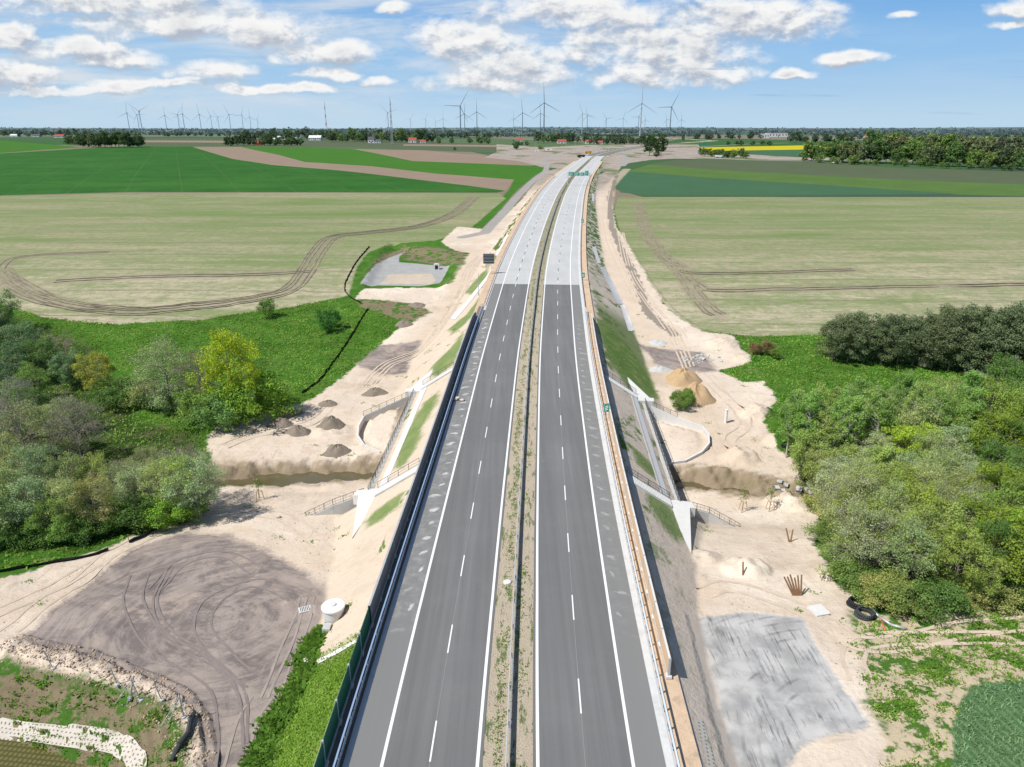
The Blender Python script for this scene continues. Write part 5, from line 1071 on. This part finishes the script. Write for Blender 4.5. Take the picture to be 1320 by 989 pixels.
row(16, 291, 330, 188, 188, 9, 12, [FD], 'conifer in the dark hedge before the village on the left', 'conifers of the dark hedge', 'farcon')
row(12, 338, 390, 188, 188, 6, 13, [FD, FM], 'tree in the hedge right of the red roofed barn', 'trees right of the red roofed barn')
row(20, 312, 440, 180, 179, 6, 13, [FD, FM], 'tree among the houses of the left village', 'trees of the left village')
row(26, 425, 560, 183, 183, 7, 15, [FD, FM, FL], 'tree among the houses left of the motorway', 'trees around the houses left of the motorway')
row(16, 500, 645, 178, 178, 5, 9, [FD], 'tree in the distant belt left of the motorway', 'trees in the distant belt')
row(5, 562, 640, 186, 186, 6, 12, [FM], 'single tree on the fields left of the service road', 'single trees left of the service road')
row(16, 0, 100, 176, 176, 4, 8, [FD, FM], 'tree by the far left village', 'trees by the far left village')
row(14, 200, 300, 176, 176, 3, 6, [FD], 'far tree behind the olive field', 'far trees behind the olive field')
row(26, 690, 845, 184, 185, 6, 12, [FD, FD, FM], 'tree in the dark belt behind the junction', 'trees in the dark belt behind the junction')
row(20, 760, 850, 186, 187, 5, 9, [FD], 'low tree in front of the dark belt behind the junction', 'low trees behind the junction')
row(12, 880, 985, 181, 179, 5, 9, [FD], 'far tree behind the yellow field', 'far trees behind the yellow field')
row(14, 1014, 1100, 184, 183, 9, 13, [FD], 'tree in the dark wood beyond the yellow field', 'trees in the dark wood beyond the yellow field')
row(12, 1090, 1210, 181, 180, 5, 8, [FD, FM], 'far tree at the second yellow field', 'far trees at the second yellow field')
row(16, 902, 962, 201, 204, 6, 10, [FM, FL], 'bush on the strip in front of the yellow field', 'bushes in front of the yellow field', wide=1.3)
row(6, 930, 1000, 188, 187, 4, 6, [FD], 'dark bush beyond the yellow field', 'dark bushes beyond the yellow field', wide=1.4)
for px, py, h, c, l, w_ in [(837,201,21,(0.029,0.064,0.019),'large round dark tree at the junction',.95),(852,199,23,(0.048,0.088,0.032),'tree just right of the large dark tree at the junction',.9),(846.5,203,10,(0.032,0.064,0.024),'little dark tree in front of the pair at the junction',.8),
                            (665,193,10,(0.032,0.096,0.024),'single round tree beside the bend of the service road',1.1),(716,180,9,FL,'pale green tree in the distance left of the junction',1.3),(672,188,5,FM,'tiny round tree right of the bend',1.),(679,188,6,FM,'second tiny round tree right of the bend',1.),(697,193,5,FL,'low wide bush left of the junction',1.6),(586,194,4,FM,'lone bush on the olive field',1.2)]:
    plant_px('far', px, py, h, c, l, wide=w_)
# the far woods on the horizon are one mass
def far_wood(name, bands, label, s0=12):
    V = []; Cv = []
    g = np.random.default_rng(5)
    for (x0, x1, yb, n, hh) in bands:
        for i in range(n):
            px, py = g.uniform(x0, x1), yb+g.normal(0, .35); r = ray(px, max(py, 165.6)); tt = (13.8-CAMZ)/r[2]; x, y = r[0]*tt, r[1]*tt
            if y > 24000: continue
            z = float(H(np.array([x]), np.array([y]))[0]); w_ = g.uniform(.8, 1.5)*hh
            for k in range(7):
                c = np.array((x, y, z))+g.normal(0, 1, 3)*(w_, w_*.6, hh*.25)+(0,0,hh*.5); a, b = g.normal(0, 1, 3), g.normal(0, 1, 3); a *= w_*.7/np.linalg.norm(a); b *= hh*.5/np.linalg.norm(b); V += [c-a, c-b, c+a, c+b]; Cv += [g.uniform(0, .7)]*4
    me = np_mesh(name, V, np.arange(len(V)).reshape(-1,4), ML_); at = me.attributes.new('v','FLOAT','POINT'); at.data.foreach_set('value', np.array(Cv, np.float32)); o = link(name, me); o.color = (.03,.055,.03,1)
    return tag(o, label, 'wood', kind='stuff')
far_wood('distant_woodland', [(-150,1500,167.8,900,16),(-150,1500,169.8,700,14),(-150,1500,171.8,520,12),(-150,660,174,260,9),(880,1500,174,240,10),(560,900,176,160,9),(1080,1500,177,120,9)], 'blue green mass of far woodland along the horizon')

# ------------------------------------------------------------------ grass and stones
def tufts(name, label, XY, hgt, col, per=3, wide=.5, pv=None):
    g = np.random.default_rng(len(XY)); XY = np.asarray(XY); n = len(XY); z = H(XY[:,0], XY[:,1]); V = []
    base = np.repeat(np.stack([XY[:,0], XY[:,1], z], -1), per, 0); N = len(base); base[:,:2] += g.normal(0, .12, (N,2)); hh = np.repeat(hgt*g.uniform(.5, 1.4, n), per)*g.uniform(.7, 1.2, N)
    a = g.uniform(0, 6.28, N); w_ = hh*wide; d = np.stack([np.cos(a)*w_, np.sin(a)*w_, 0*a], -1); ln = g.uniform(.5, 1.5, N)*hh; tip = np.stack([-np.sin(a)*ln, np.cos(a)*ln, hh*.8], -1)
    V = np.stack([base-d*.5-(0,0,.05), base+d*.5-(0,0,.05), base+tip+d*.35, base+tip-d*.35], 1).reshape(-1,3)
    me = np_mesh(name, V, np.arange(len(V)).reshape(-1,4), ML_); pvv = g.uniform(0, 1, n) if pv is None else np.clip(pv+g.normal(0, .15, n), 0, 1); at = me.attributes.new('v','FLOAT','POINT'); at.data.foreach_set('value', np.repeat(np.repeat(pvv, per), 4).astype(np.float32))
    o = link(name, me); o.color = (*col, 1); return tag(o, label, 'grass', kind='stuff')
gr_ = np.random.default_rng(42)
def sample(n, x0, x1, y0, y1): x = gr_.uniform(x0, x1, n); y = gr_.uniform(y0, y1, n); return x, y
x, y = sample(150000, -175, 190, 75, 205); m = (zmax(x, y, Z['sand']) < -.4)&(zmax(x, y, Z['crop']) < -1)&(np.abs(x/y) < .98)&(np.abs(lat(x, y)) > 24)&(zmax(x, y, Z['weed']) < 0)&(H(x, y) > -10.3); pv_ = .5+.5*np.sin(x*.21+2*np.sin(y*.17))*np.sin(y*.33+x*.08+1)
tufts('grass', 'green meadow grass in tussocks', np.stack([x[m], y[m]], -1)[:60000], .24, (.23,.38,.06), 3, .8, pv_[m][:60000])
def patches(n, per, r, polyz, cond):
    out = []; pl = [p for p in polyz]; P_ = np.concatenate([np.array(p) for p in pl]); k = 0; tr_ = 0
    while k < n and tr_ < n*40:
        tr_ += 1; c = (gr_.uniform(max(-110, P_[:,0].min()), min(110, P_[:,0].max())), gr_.uniform(max(36, P_[:,1].min()), min(200, P_[:,1].max())))
        if zmax(np.array([c[0]]), np.array([c[1]]), pl)[0] < .5 or not cond(*c): continue
        q = gr_.normal(0, 1, (per, 2))*gr_.uniform(.3, 1)*r*(gr_.uniform(.6, 1.6), gr_.uniform(.4, 1)) + c; out.append(q); k += 1
    return np.concatenate(out)
q = patches(420, 55, 1.1, [Z['weed'][0], Z['weed'][1]], lambda a, b: zmax(np.array([a]), np.array([b]), Z['circle'])[0] < -.5)
tufts('grass', 'patchy weeds on the bare soil at both bottom corners', q, .15, (.17,.32,.04), 3, .8)
q = patches(70, 22, .7, [Z['sand'][0], Z['sand'][1]], lambda a, b: abs(float(lat(a, b))) > 17 and b > 60 and max(zmax(np.array([a]), np.array([b]), Z['lotp'])[0], zmax(np.array([a]), np.array([b]), Z['lotg'])[0]) < -1)
EX_ = q
tufts('grass', 'scattered small weeds on the sand', q, .13, (.20,.31,.06), 2, .8)
x, y = sample(26000, -30, -13, 34, 60); L_ = lat(x, y); m = (L_ < -14.8)&(L_ > -19.3-gr_.uniform(0, 1.6, len(x)))&(y < 57.5-gr_.uniform(0, 2, len(x))); tufts('grass', 'bright grass on the slope below the green wall', np.stack([x[m], y[m]], -1), .12, (.26,.42,.06), 2, .8)
L5 = np.array([P(a, b)[:2] for a, b in [(412,815),(400,838),(392,870),(375,905),(352,945),(330,990),(318,1030)]]); k5 = gr_.uniform(0, 5.99, 5200); i5 = k5.astype(int); q = L5[i5]+(L5[i5+1]-L5[i5])*(k5-i5)[:,None]+gr_.normal(0, 1, (5200,2))*(.55,.5)*(.5+.5*np.abs(np.sin(k5*5.1)))[:,None]
tufts('weeds', 'rank green weeds along the ditch between the yard and the grass slope', q, .34, (.12,.25,.03), 3, .8)
out = []
for k in range(120):
    yy = 36+ (k/120)**1.4*170; s0 = gr_.choice([-1.0,-.8,-.5,.5,.9], p=[.25,.3,.2,.15,.1]); n_ = int(gr_.uniform(5, 30)); s = s0+gr_.normal(0, .22, n_); y_ = yy+gr_.normal(0, gr_.uniform(.4, 2.2), n_); s = np.clip(s, -1.7, 1.7); out.append(np.stack([cx(y_)+s, y_], -1))
q = np.concatenate(out); o = tufts('grass', 'weeds along the median strip', q, .12, (.15,.27,.035), 3, .7); o.location.z = .27
x, y = sample(45000, 20, 80, 30, 60); m = (zmax(x, y, Z['circle']) > .1); tufts('wheat', 'young wheat plants of the round edged plot at the bottom right', np.stack([x[m], y[m]], -1)[:9000], .20, (.22,.36,.17), 2, .4)
def clods(name, label, XY, s0, s1, mat):
    g = np.random.default_rng(len(XY)+1); XY = np.asarray(XY); n = len(XY); s = s0*(s1/s0)**(g.uniform(0, 1, n)**2.2); z = H(XY[:,0], XY[:,1]); O = np.array([(1,0,0),(0,1,0),(-1,0,0),(0,-1,0),(0,0,.8),(0,0,-.6)], float)
    V = O[None]*s[:,None,None]*g.uniform(.6, 1.3, (n,6,1)); a = g.uniform(0, 6.28, n); c_, s_ = np.cos(a)[:,None], np.sin(a)[:,None]; V = np.stack([V[...,0]*c_-V[...,1]*s_, V[...,0]*s_+V[...,1]*c_, V[...,2]], -1)+np.stack([XY[:,0], XY[:,1], z], -1)[:,None,:]
    F_ = np.array([(0,1,4),(1,2,4),(2,3,4),(3,0,4),(1,0,5),(2,1,5),(3,2,5),(0,3,5)]); F_ = (F_[None]+np.arange(n)[:,None,None]*6).reshape(-1,3)
    return tag(link(name, np_mesh(name, V.reshape(-1,3), F_, mat)), label, 'stones', kind='stuff')
M['clod'] = simple('clod', (.46,.35,.25), .95, var=.25, scale=2)
x, y = sample(16000, -110, 90, 38, 170); m = (zmax(x, y, Z['sand']) > .5)&(zmax(x, y, Z['lotp']) < -.5)&(zmax(x, y, Z['lotg']) < -.5)&(np.abs(lat(x, y)) > 16); clods('stones', 'small stones and clods scattered over the sand', np.stack([x[m], y[m]], -1), .03, .16, M['clod'])
x, y = sample(60000, -60, -15, 38, 75); rd_ = d_line(x, y, RIDGE, 20); m = rd_ < gr_.uniform(.2, 1.6, len(x)); clods('clods', 'lumps of earth along the dug ridge above the pond', np.stack([x[m], y[m]], -1)[:3600], .04, .22, M['clod'])
# ------------------------------------------------------------------ wind turbines
def turbine_proto(mat):
    t = thing('wind_turbine', 'x', 'wind turbine', (0,0,0)); H0 = 100.
    MB().lathe([(2.3,-2),(1.9,40),(1.4,H0-2)], n=10).build('tower', mat, t); MB().box((0,1.5,H0), (3.6,10,3.8)).build('nacelle', mat, t)
    hub = MB().lathe([(.2,-1.8),(1.7,-1.4),(2.0,0),(1.8,1.2)], n=10).build('hub', mat, t, loc=(0,-5.0,H0)); hub.rotation_euler = (math.pi/2, 0, 0)
    for k in range(3):
        a = k*2*math.pi/3; dx, dz = math.sin(a), math.cos(a); nx, nz = dz, -dx; mb = MB(); st = [(.0,1.0),(6,1.9),(14,2.0),(36,1.3),(60,.45)]; i = 0; prev = None
        for L, w_ in st:
            c = [(dx*L-nx*w_*.5, dz*L-nz*w_*.5), (dx*L+nx*w_*.5, dz*L+nz*w_*.5)]; q = [(c[0][0], c[0][1], .25), (c[1][0], c[1][1], .25), (c[1][0], c[1][1], -.25), (c[0][0], c[0][1], -.25)]
            i0 = len(mb.v); mb.v += q
            if prev is not None: mb.f += [(prev+j, prev+(j+1) % 4, i0+(j+1) % 4, i0+j) for j in range(4)]
            else: mb.f.append((i0, i0+1, i0+2, i0+3))
            prev = i0
        mb.f.append((prev+3, prev+2, prev+1, prev)); mb.build('blade', mat, hub)
    return t
TW, TG = turbine_proto(M['turbine_white']), turbine_proto(M['turbine_shaded']); used = set()
M['turbine_haze'] = simple('turbine_hazed', (.36,.45,.54), .5, var=.02); TH_ = turbine_proto(M['turbine_haze'])  # pale blue: haze of the distance put into the turbine colour
TL = [(824.8,143.6,177,'w',0,'tall white wind turbine right of the motorway, one blade straight up'),(863,146.4,174,'g',-28,'grey wind turbine right of the tall white one, a blade pointing right'),(858.6,157.5,169,'g',20,'small grey turbine half behind the one with a blade pointing right'),(877.5,157.7,169,'g',4,'small grey turbine, rightmost on the horizon'),
      (831,158,169,'g',10,'small grey turbine just right of the tall white one'),(822.5,155,170,'g',-25,'small grey turbine just left of the tall white tower'),(802.5,157,172,'h',-15,'thin pale turbine left of the tall white one'),(781,157,170,'g',40,'small grey turbine by itself above the dark belt'),
      (750,153,174,'w',20,'white turbine of the close pair above the road'),(756.6,154,170,'g',15,'grey turbine of the close pair above the road'),(701,142.6,175,'g',3,'tallest dark turbine of the crossed pair above the motorway'),(696.4,152,171,'g',5,'lower dark turbine of the crossed pair above the motorway'),
      (673.4,152.5,176,'g',6,'dark turbine left of the crossed pair'),(662,157,171,'h',0,'pale little turbine left of the dark one'),(594,146,176,'g',-32,'dark turbine with a blade pointing right, left of the motorway'),(599.3,153,173,'g',-5,'dark lower turbine beside the one with a blade pointing right'),
      (615,151,173,'g',0,'dark turbine with one blade straight up, right of that pair'),(501,151,170,'h',45,'pale turbine behind the lattice mast'),(549,157,169,'h',-30,'pale thin turbine between the mast and the dark group, left one'),(571.6,157,171,'h',0,'pale thin turbine between the mast and the dark group, right one'),(562,159,169,'h',30,'faint turbine between two pale thin turbines'),(529.5,157,168,'h',-35,'faint turbine nearest the lattice mast on its right'),
      (167.7,151.7,171,'h',-8,'leftmost turbine of the far left wind farm'),(180,153,170,'h',30,'second turbine from the left in the far left wind farm'),(184,150,172,'h',55,'third turbine from the left in the far left wind farm, taller'),(215.7,154,171,'h',-5,'single turbine right of the leftmost three'),(232,153,170,'h',-40,'left one of two close turbines in the far left wind farm'),(239,153,173,'h',-10,'right one of two close turbines in the far left wind farm'),
      (260,153,171,'h',5,'seventh turbine of the far left wind farm'),(274,154,169,'h',20,'eighth turbine of the far left wind farm'),(283,155,169,'h',35,'ninth turbine of the far left wind farm'),(298,153,171,'h',25,'tenth turbine of the far left wind farm'),(314,153,169,'h',-20,'eleventh turbine of the far left wind farm'),(324,155,169,'h',0,'twelfth turbine of the far left wind farm'),(333,157,168,'h',-30,'last turbine on the right of the far left wind farm')]
for px, hy, by, m_, rot, lab in TL:
    src = {'w':TW,'g':TG,'h':TH_}[m_]; o = src if m_ not in used else copy_tree(src); used.add(m_); x, y, z = P(px, by); d = depth(x, y, z)
    s = (by-hy)*d/FPX/(CP + SP*(by-CY)/FPX)/100.; o.location = (x, y, z); o.scale = (s*.95, s*.95, s); o['label'] = lab; o['group'] = 'wind turbines on the horizon'
    for ch in o.children:
        if ch.name.startswith('hub'): ch.rotation_euler = (math.pi/2, -R(rot), 0)
        if ch.name.startswith('hub'): ch.rotation_mode = 'XYZ'
# masts
def lattice(label, px, ty, by, cols, wide=1.):
    x, y, z = P(px, by); d = depth(x, y, z); h = (by-ty)*d/FPX/.86; t = thing('radio_mast', label, 'radio mast', (x, y, z)); n = len(cols)
    for k, m_ in enumerate(cols):
        a, b = k/n, (k+1)/n; w0, w1 = [(2.6-1.9*q)*wide for q in (a, b)]; mb = MB()
        C0 = [(w0*cx_, w0*cy_, a*h) for cx_, cy_ in ((-1,-1),(1,-1),(1,1),(-1,1))]; C1 = [(w1*cx_, w1*cy_, b*h) for cx_, cy_ in ((-1,-1),(1,-1),(1,1),(-1,1))]
        for p, q in zip(C0, C1): mb.tube(p, q, .28*wide, n=4)
        for j in range(4): mb.tube(C0[j], C1[(j+1) % 4], .2*wide, n=4); mb.tube(C0[(j+1) % 4], C1[j], .2*wide, n=4); mb.tube(C1[j], C1[(j+1) % 4], .2*wide, n=4)
        mb.build('lattice_section', m_, t)
    MB().tube((0,0,h),(0,0,h*1.09),.3,.15,5).build('antenna', M['red_paint'], t)
    for q in (.8,.93): MB().lathe([(1.9*wide,q*h),(1.9*wide,q*h+2)], n=8).build('antenna_platform', M['white_paint'], t)
lattice('red and white striped radio mast above the left village', 421.5, 140, 173, [M['red_paint'],M['white_paint']]*4, 1.3); lattice('grey lattice mast between the houses left of the motorway', 505.7, 141, 186, [M['galvanised']]*7, .8)
# ------------------------------------------------------------------ houses
def house(label, px, py, wpx, hpx, roof, wall, group=None, rz=0., deep=.7, flat=False, name='house'):
    x, y, z = P(px, py); d = depth(x, y, z); k = d/FPX; W, Hh = wpx*k, hpx*k/.9; D_ = W*deep; t = thing(name, label, 'house' if name == 'house' else 'hall', (x, y, z), rz, group); wh = Hh*(.5 if not flat else .85)
    MB().box((0,0,wh/2), (W,D_,wh)).build('wall', wall, t)
    if flat: MB().box((0,0,wh+.4), (W*1.02,D_*1.02,.8)).build('roof', roof, t)
    else:
        e = 1.06; r = [(-W/2*e,-D_/2*e,wh),(W/2*e,-D_/2*e,wh),(W/2*e,D_/2*e,wh),(-W/2*e,D_/2*e,wh),(-W/2*e,0,Hh),(W/2*e,0,Hh)]; mb = MB(); mb.v = r; mb.f = [(0,1,5,4),(2,3,4,5),(3,0,4),(1,2,5),(3,2,1,0)]; ro = mb.build('roof', roof, t); MB().box((W*.2,D_*.1,Hh*.95), (W*.07,W*.07,Hh*.35)).build('chimney', roof, ro)
    n = max(2, min(6, int(W/5)))
    for i in range(n): MB().box((-W/2+W*(i+.5)/n, -D_/2-.06, wh*.55), (W/n*.4,.1,wh*.35)).build('window', M['window_dark'], t)
    MB().box((W*.02, -D_/2-.08, wh*.3), (W/n*.3,.12,wh*.55)).build('door', M['wood'], t)
W_, RR, RD = M['wall_white'], M['roof_red'], M['roof_dark']
for a in [('red roofed barn among the dark hedge on the left',333.5,187,9,4.5,RR,RR),('white village house with grey roof, left of the striped mast',366,180,14,4,W_,W_),('long white building below the striped mast',407,181,15,5.5,W_,W_),('low white shed in the left village near the hedge',352,181.5,8,3,W_,W_),('red roofed house at the far left village',78,177.5,12,3.5,RR,W_),
          ('small white house at the far left edge',20,176.5,10,3,W_,W_),('white house in the far left village between trees',48,176.5,9,3,RD,W_),('white house with dark blue roof beside the grey mast',479,184.5,8,7,RD,W_),('pale low house right of the dark blue roofed one',487,184.5,9,4,RD,W_),('small white house in the trees left of the grey mast',465,180.5,6,4,RD,W_),
          ('wide red roofed house right of the grey mast',532,184,10,5.5,RR,W_),('smaller red roofed house farther right of the grey mast',545.5,184.5,7,3.5,RR,W_),('dark red roofed house on the fields left of the junction',670,183,8,4,RR,W_),('red roofed white house left of the dark belt',724,185,11,4.5,RR,W_),('red roofed house inside the dark belt',759,185.5,9,4.5,RR,W_),('brownish roofed house right of it in the dark belt',772,186,9,4,RR,W_),
          ('tiny white cottage beside the far trees right of the junction',950,203,0,0,RD,W_),('white cottage half hidden in the front of the long wood on the right',1078,210,9,6,RD,W_),('red roofed house at the second yellow field',1117,178,6,3.5,RR,W_)]:
    if a[3]: house(*a)
house('large pale industrial hall on the right horizon', 1000, 176.5, 24, 4.5, W_, W_, flat=True, name='industrial_hall'); house('smaller pale industrial hall left of the large one', 985, 178, 10, 5, W_, W_, flat=True, name='industrial_hall'); house('long dark hall on the left horizon behind the village', 385, 178, 8, 3, RD, W_, flat=True, name='industrial_hall')
for px, py in [(69,0)]: pass
def container(label, px, py, wpx, hpx, mat):
    x, y, z = P(px, py); k = depth(x, y, z)/FPX; t = thing('site_container', label, 'container', (x, y, z)); MB().box((0,0,hpx*k/2), (wpx*k,3,hpx*k)).build('body', mat, t); MB().box((0,-1.56,hpx*k*.55), (wpx*k*.3,.1,hpx*k*.4)).build('window', M['window_dark'], t)
container('white site container on the earthworks left of the junction', 707, 194, 8, 2, M['white_paint']); container('long white site container beside the far access road', 938, 203, 6, 2.4, M['white_paint']); container('low white container next to the green band', 692, 196, 4, 1.8, M['white_paint'])
# ------------------------------------------------------------------ camera, sun, sky
cam = bpy.data.cameras.new('camera'); cam.sensor_width = 36; cam.lens = FPX/1320*36; cam.clip_start = .5; cam.clip_end = 60000
co = bpy.data.objects.new('camera', cam); COL.objects.link(co); co.location = (0,0,CAMZ); co.rotation_euler = (math.pi/2-PITCH, 0, 0); scene.camera = co
SUN_EL, SUN_AZ = R(54), R(-119)                              # azimuth from +Y towards +X
sd = (math.cos(SUN_EL)*math.sin(SUN_AZ), math.cos(SUN_EL)*math.cos(SUN_AZ), math.sin(SUN_EL))
sl = bpy.data.lights.new('sun', 'SUN'); sl.energy = 5.0; sl.angle = R(.5); sl.color = (1,.97,.92)
so = bpy.data.objects.new('sun', sl); COL.objects.link(so)
from mathutils import Vector
so.rotation_euler = Vector(sd).to_track_quat('Z','Y').to_euler()
w = bpy.data.worlds.new('World'); scene.world = w; w.use_nodes = True; t = NT(w.node_tree); t.N.clear()
sky = t.n('ShaderNodeTexSky', sky_type='NISHITA'); sky.sun_disc = False; sky.sun_elevation = SUN_EL; sky.sun_rotation = SUN_AZ; sky.air_density = 1.0; sky.dust_density = .6; sky.ozone_density = 1.6
geo = t.n('ShaderNodeTexCoord'); D = geo.outputs['Generated']
def tow(px, py): r = ray(px, py); return r[0]/r[1], r[2]/r[1]
sep = t.n('ShaderNodeSeparateXYZ'); t.put(sep.inputs[0], D); DX, DY, DZ = sep.outputs
yy = t.math('MAXIMUM', DY, .05); cmb = t.n('ShaderNodeCombineXYZ'); t.put(cmb.inputs[0], t.math('DIVIDE', DX, yy)); t.put(cmb.inputs[1], t.math('DIVIDE', DZ, yy)); uv = cmb.outputs[0]
front = t.ss(DY, .05, .3)
wob = t.vm('SUBTRACT', t.noise(t.scl(uv, (16., 30., 1)), 1., 3, .5, col=True), (.5,.5,.5)); uvw = t.vm('ADD', uv, t.vm('MULTIPLY', wob, (.05,.028,0)))
blobs = [(150,0,190,20),(250,30,170,20),(345,42,80,18),(95,62,72,16),(150,78,60,14),(10,95,65,20),(15,45,40,16),(412,68,76,15),(280,92,58,13),(420,95,46,9),(492,106,26,9),(505,9,22,9),
         (600,48,70,30),(665,84,72,36),(620,105,70,16),(740,12,130,24),(790,55,66,28),(870,62,110,34),(960,26,125,32),(1020,20,70,24),(860,92,110,22),(1025,93,27,8),(1080,77,32,10),(1112,74,30,9),(1308,10,34,13),(1306,34,26,6),(60,118,120,8),(190,110,90,8),(350,113,90,7),(1168,18,20,6)]
def mask_of(vec):
    acc = None
    for (cx_, cy_, rx, ry) in blobs:
        a, b_ = tow(cx_, cy_); a2, _ = tow(cx_+rx, cy_); _, b2 = tow(cx_, cy_-ry)
        d = t.vm('MULTIPLY', t.vm('SUBTRACT', vec, (a, b_, 0)), (1/abs(a2-a)/1.12, 1/abs(b2-b_)/1.18, 0)); q = t.vm('DOT_PRODUCT', d, d)
        acc = q if acc is None else t.n('ShaderNodeMath', operation='SMOOTH_MIN') if False else t.math('MINIMUM', acc, q)
    return t.math('MAXIMUM', t.math('SUBTRACT', 1.0, acc), -1.2)
mk_ = mask_of(uvw); mk2 = mask_of(t.vm('ADD', uvw, (0,.011,0)))
def nz(v): return t.noise(t.scl(v, (20., 36., 1)), 1., 9, .60, .15)
n1 = nz(uv); n2 = nz(t.vm('ADD', uv, (-.006, .010, 0)))
n0 = t.noise(t.scl(D, (3., 3., 9.)), 1.2, 5, .6)
d0 = t.math('ADD', t.math('MULTIPLY', t.math('ADD', mk_, t.math('MULTIPLY', t.math('SUBTRACT', n1, .5), 2.9)), front), t.math('MULTIPLY', t.math('SUBTRACT', 1., front), t.math('MULTIPLY', t.math('SUBTRACT', n0, .66), 4.)))
al = t.ss(d0, -.25, .95); lit = t.ss(t.math('ADD', t.math('MULTIPLY', t.math('SUBTRACT', mk_, mk2), .42), t.math('MULTIPLY', t.math('SUBTRACT', n1, n2), 2.0)), -.36, .26); big_ = t.noise(t.scl(uv, (7., 22., 1)), 1., 3, .5)
el_ = DZ; uu = t.math('DIVIDE', DX, yy)
# clear sky: bluer upwards and to the right, milky near the horizon
grad = t.mix(t.ss(el_, .0, .10), (5.0,7.0,8.8), (3.0,5.6,8.8)); grad = t.mix(t.ss(el_, .08, .20), grad, (1.05,3.35,7.7)); grad = t.mix(t.ss(uu, .15, -.75, 0, .42), grad, (5.0,6.9,8.6))
base = t.mix(t.ss(el_, .28, .6), grad, t.vm('MULTIPLY', sky.outputs[0], (.62,.64,.70)))
ccol = t.mix(lit, (4.7,5.2,6.1), (9.9,9.9,9.8)); ccol = t.mix(t.math('MULTIPLY', t.ss(d0, .7, 1.9), t.ss(big_, .36, .60, 0, .85)), ccol, (4.9,5.25,5.9))
thin = t.math('MULTIPLY', t.ss(t.noise(t.scl(uv, (4.,26.,1)), 1., 7, .62, .4), .40, .68), t.ss(uu, .40, -.25, .10, .85)); thin = t.math('MULTIPLY', thin, t.ss(el_, .0, .05, .35, 1.))
c = t.mix(t.math('MULTIPLY', thin, front), base, (7.4,8.0,8.6))
c = t.mix(t.math('MULTIPLY', al, t.ss(el_, .0, .05, .3, 1.)), c, ccol)
gr = t.math('MULTIPLY', t.ss(t.noise(t.scl(uv, (3.,60.,1)), 1.3, 4, .55), .60, .70, 0, .35), t.math('MULTIPLY', front, t.ss(uu, 0, .1))); c = t.mix(gr, c, (2.3,4.2,6.9))
c = t.mix(t.ss(el_, .045, .0, 0, .6), c, (5.4,7.2,8.7)); c = t.mix(t.ss(el_, .0, -.02), c, (1.2,1.6,1.2))
bg = t.n('ShaderNodeBackground'); t.put(bg.inputs[0], c); bg.inputs[1].default_value = .095
wo = t.n('ShaderNodeOutputWorld'); t.L.new(bg.outputs[0], wo.inputs[0])
scene.view_settings.view_transform = 'Standard'; scene.view_settings.look = 'None'; scene.view_settings.exposure = 0; scene.view_settings.gamma = 1
scene.render.engine = 'CYCLES'; cy = scene.cycles; cy.max_bounces = 5; cy.diffuse_bounces = 2; cy.glossy_bounces = 2; cy.transmission_bounces = 3; cy.transparent_max_bounces = 6; cy.caustics_reflective = False; cy.caustics_refractive = False
try: cy.use_denoising = True; cy.denoiser = 'OPENIMAGEDENOISE'
except Exception: pass
w.cycles.sampling_method = 'MANUAL'; w.cycles.sample_map_resolution = 512
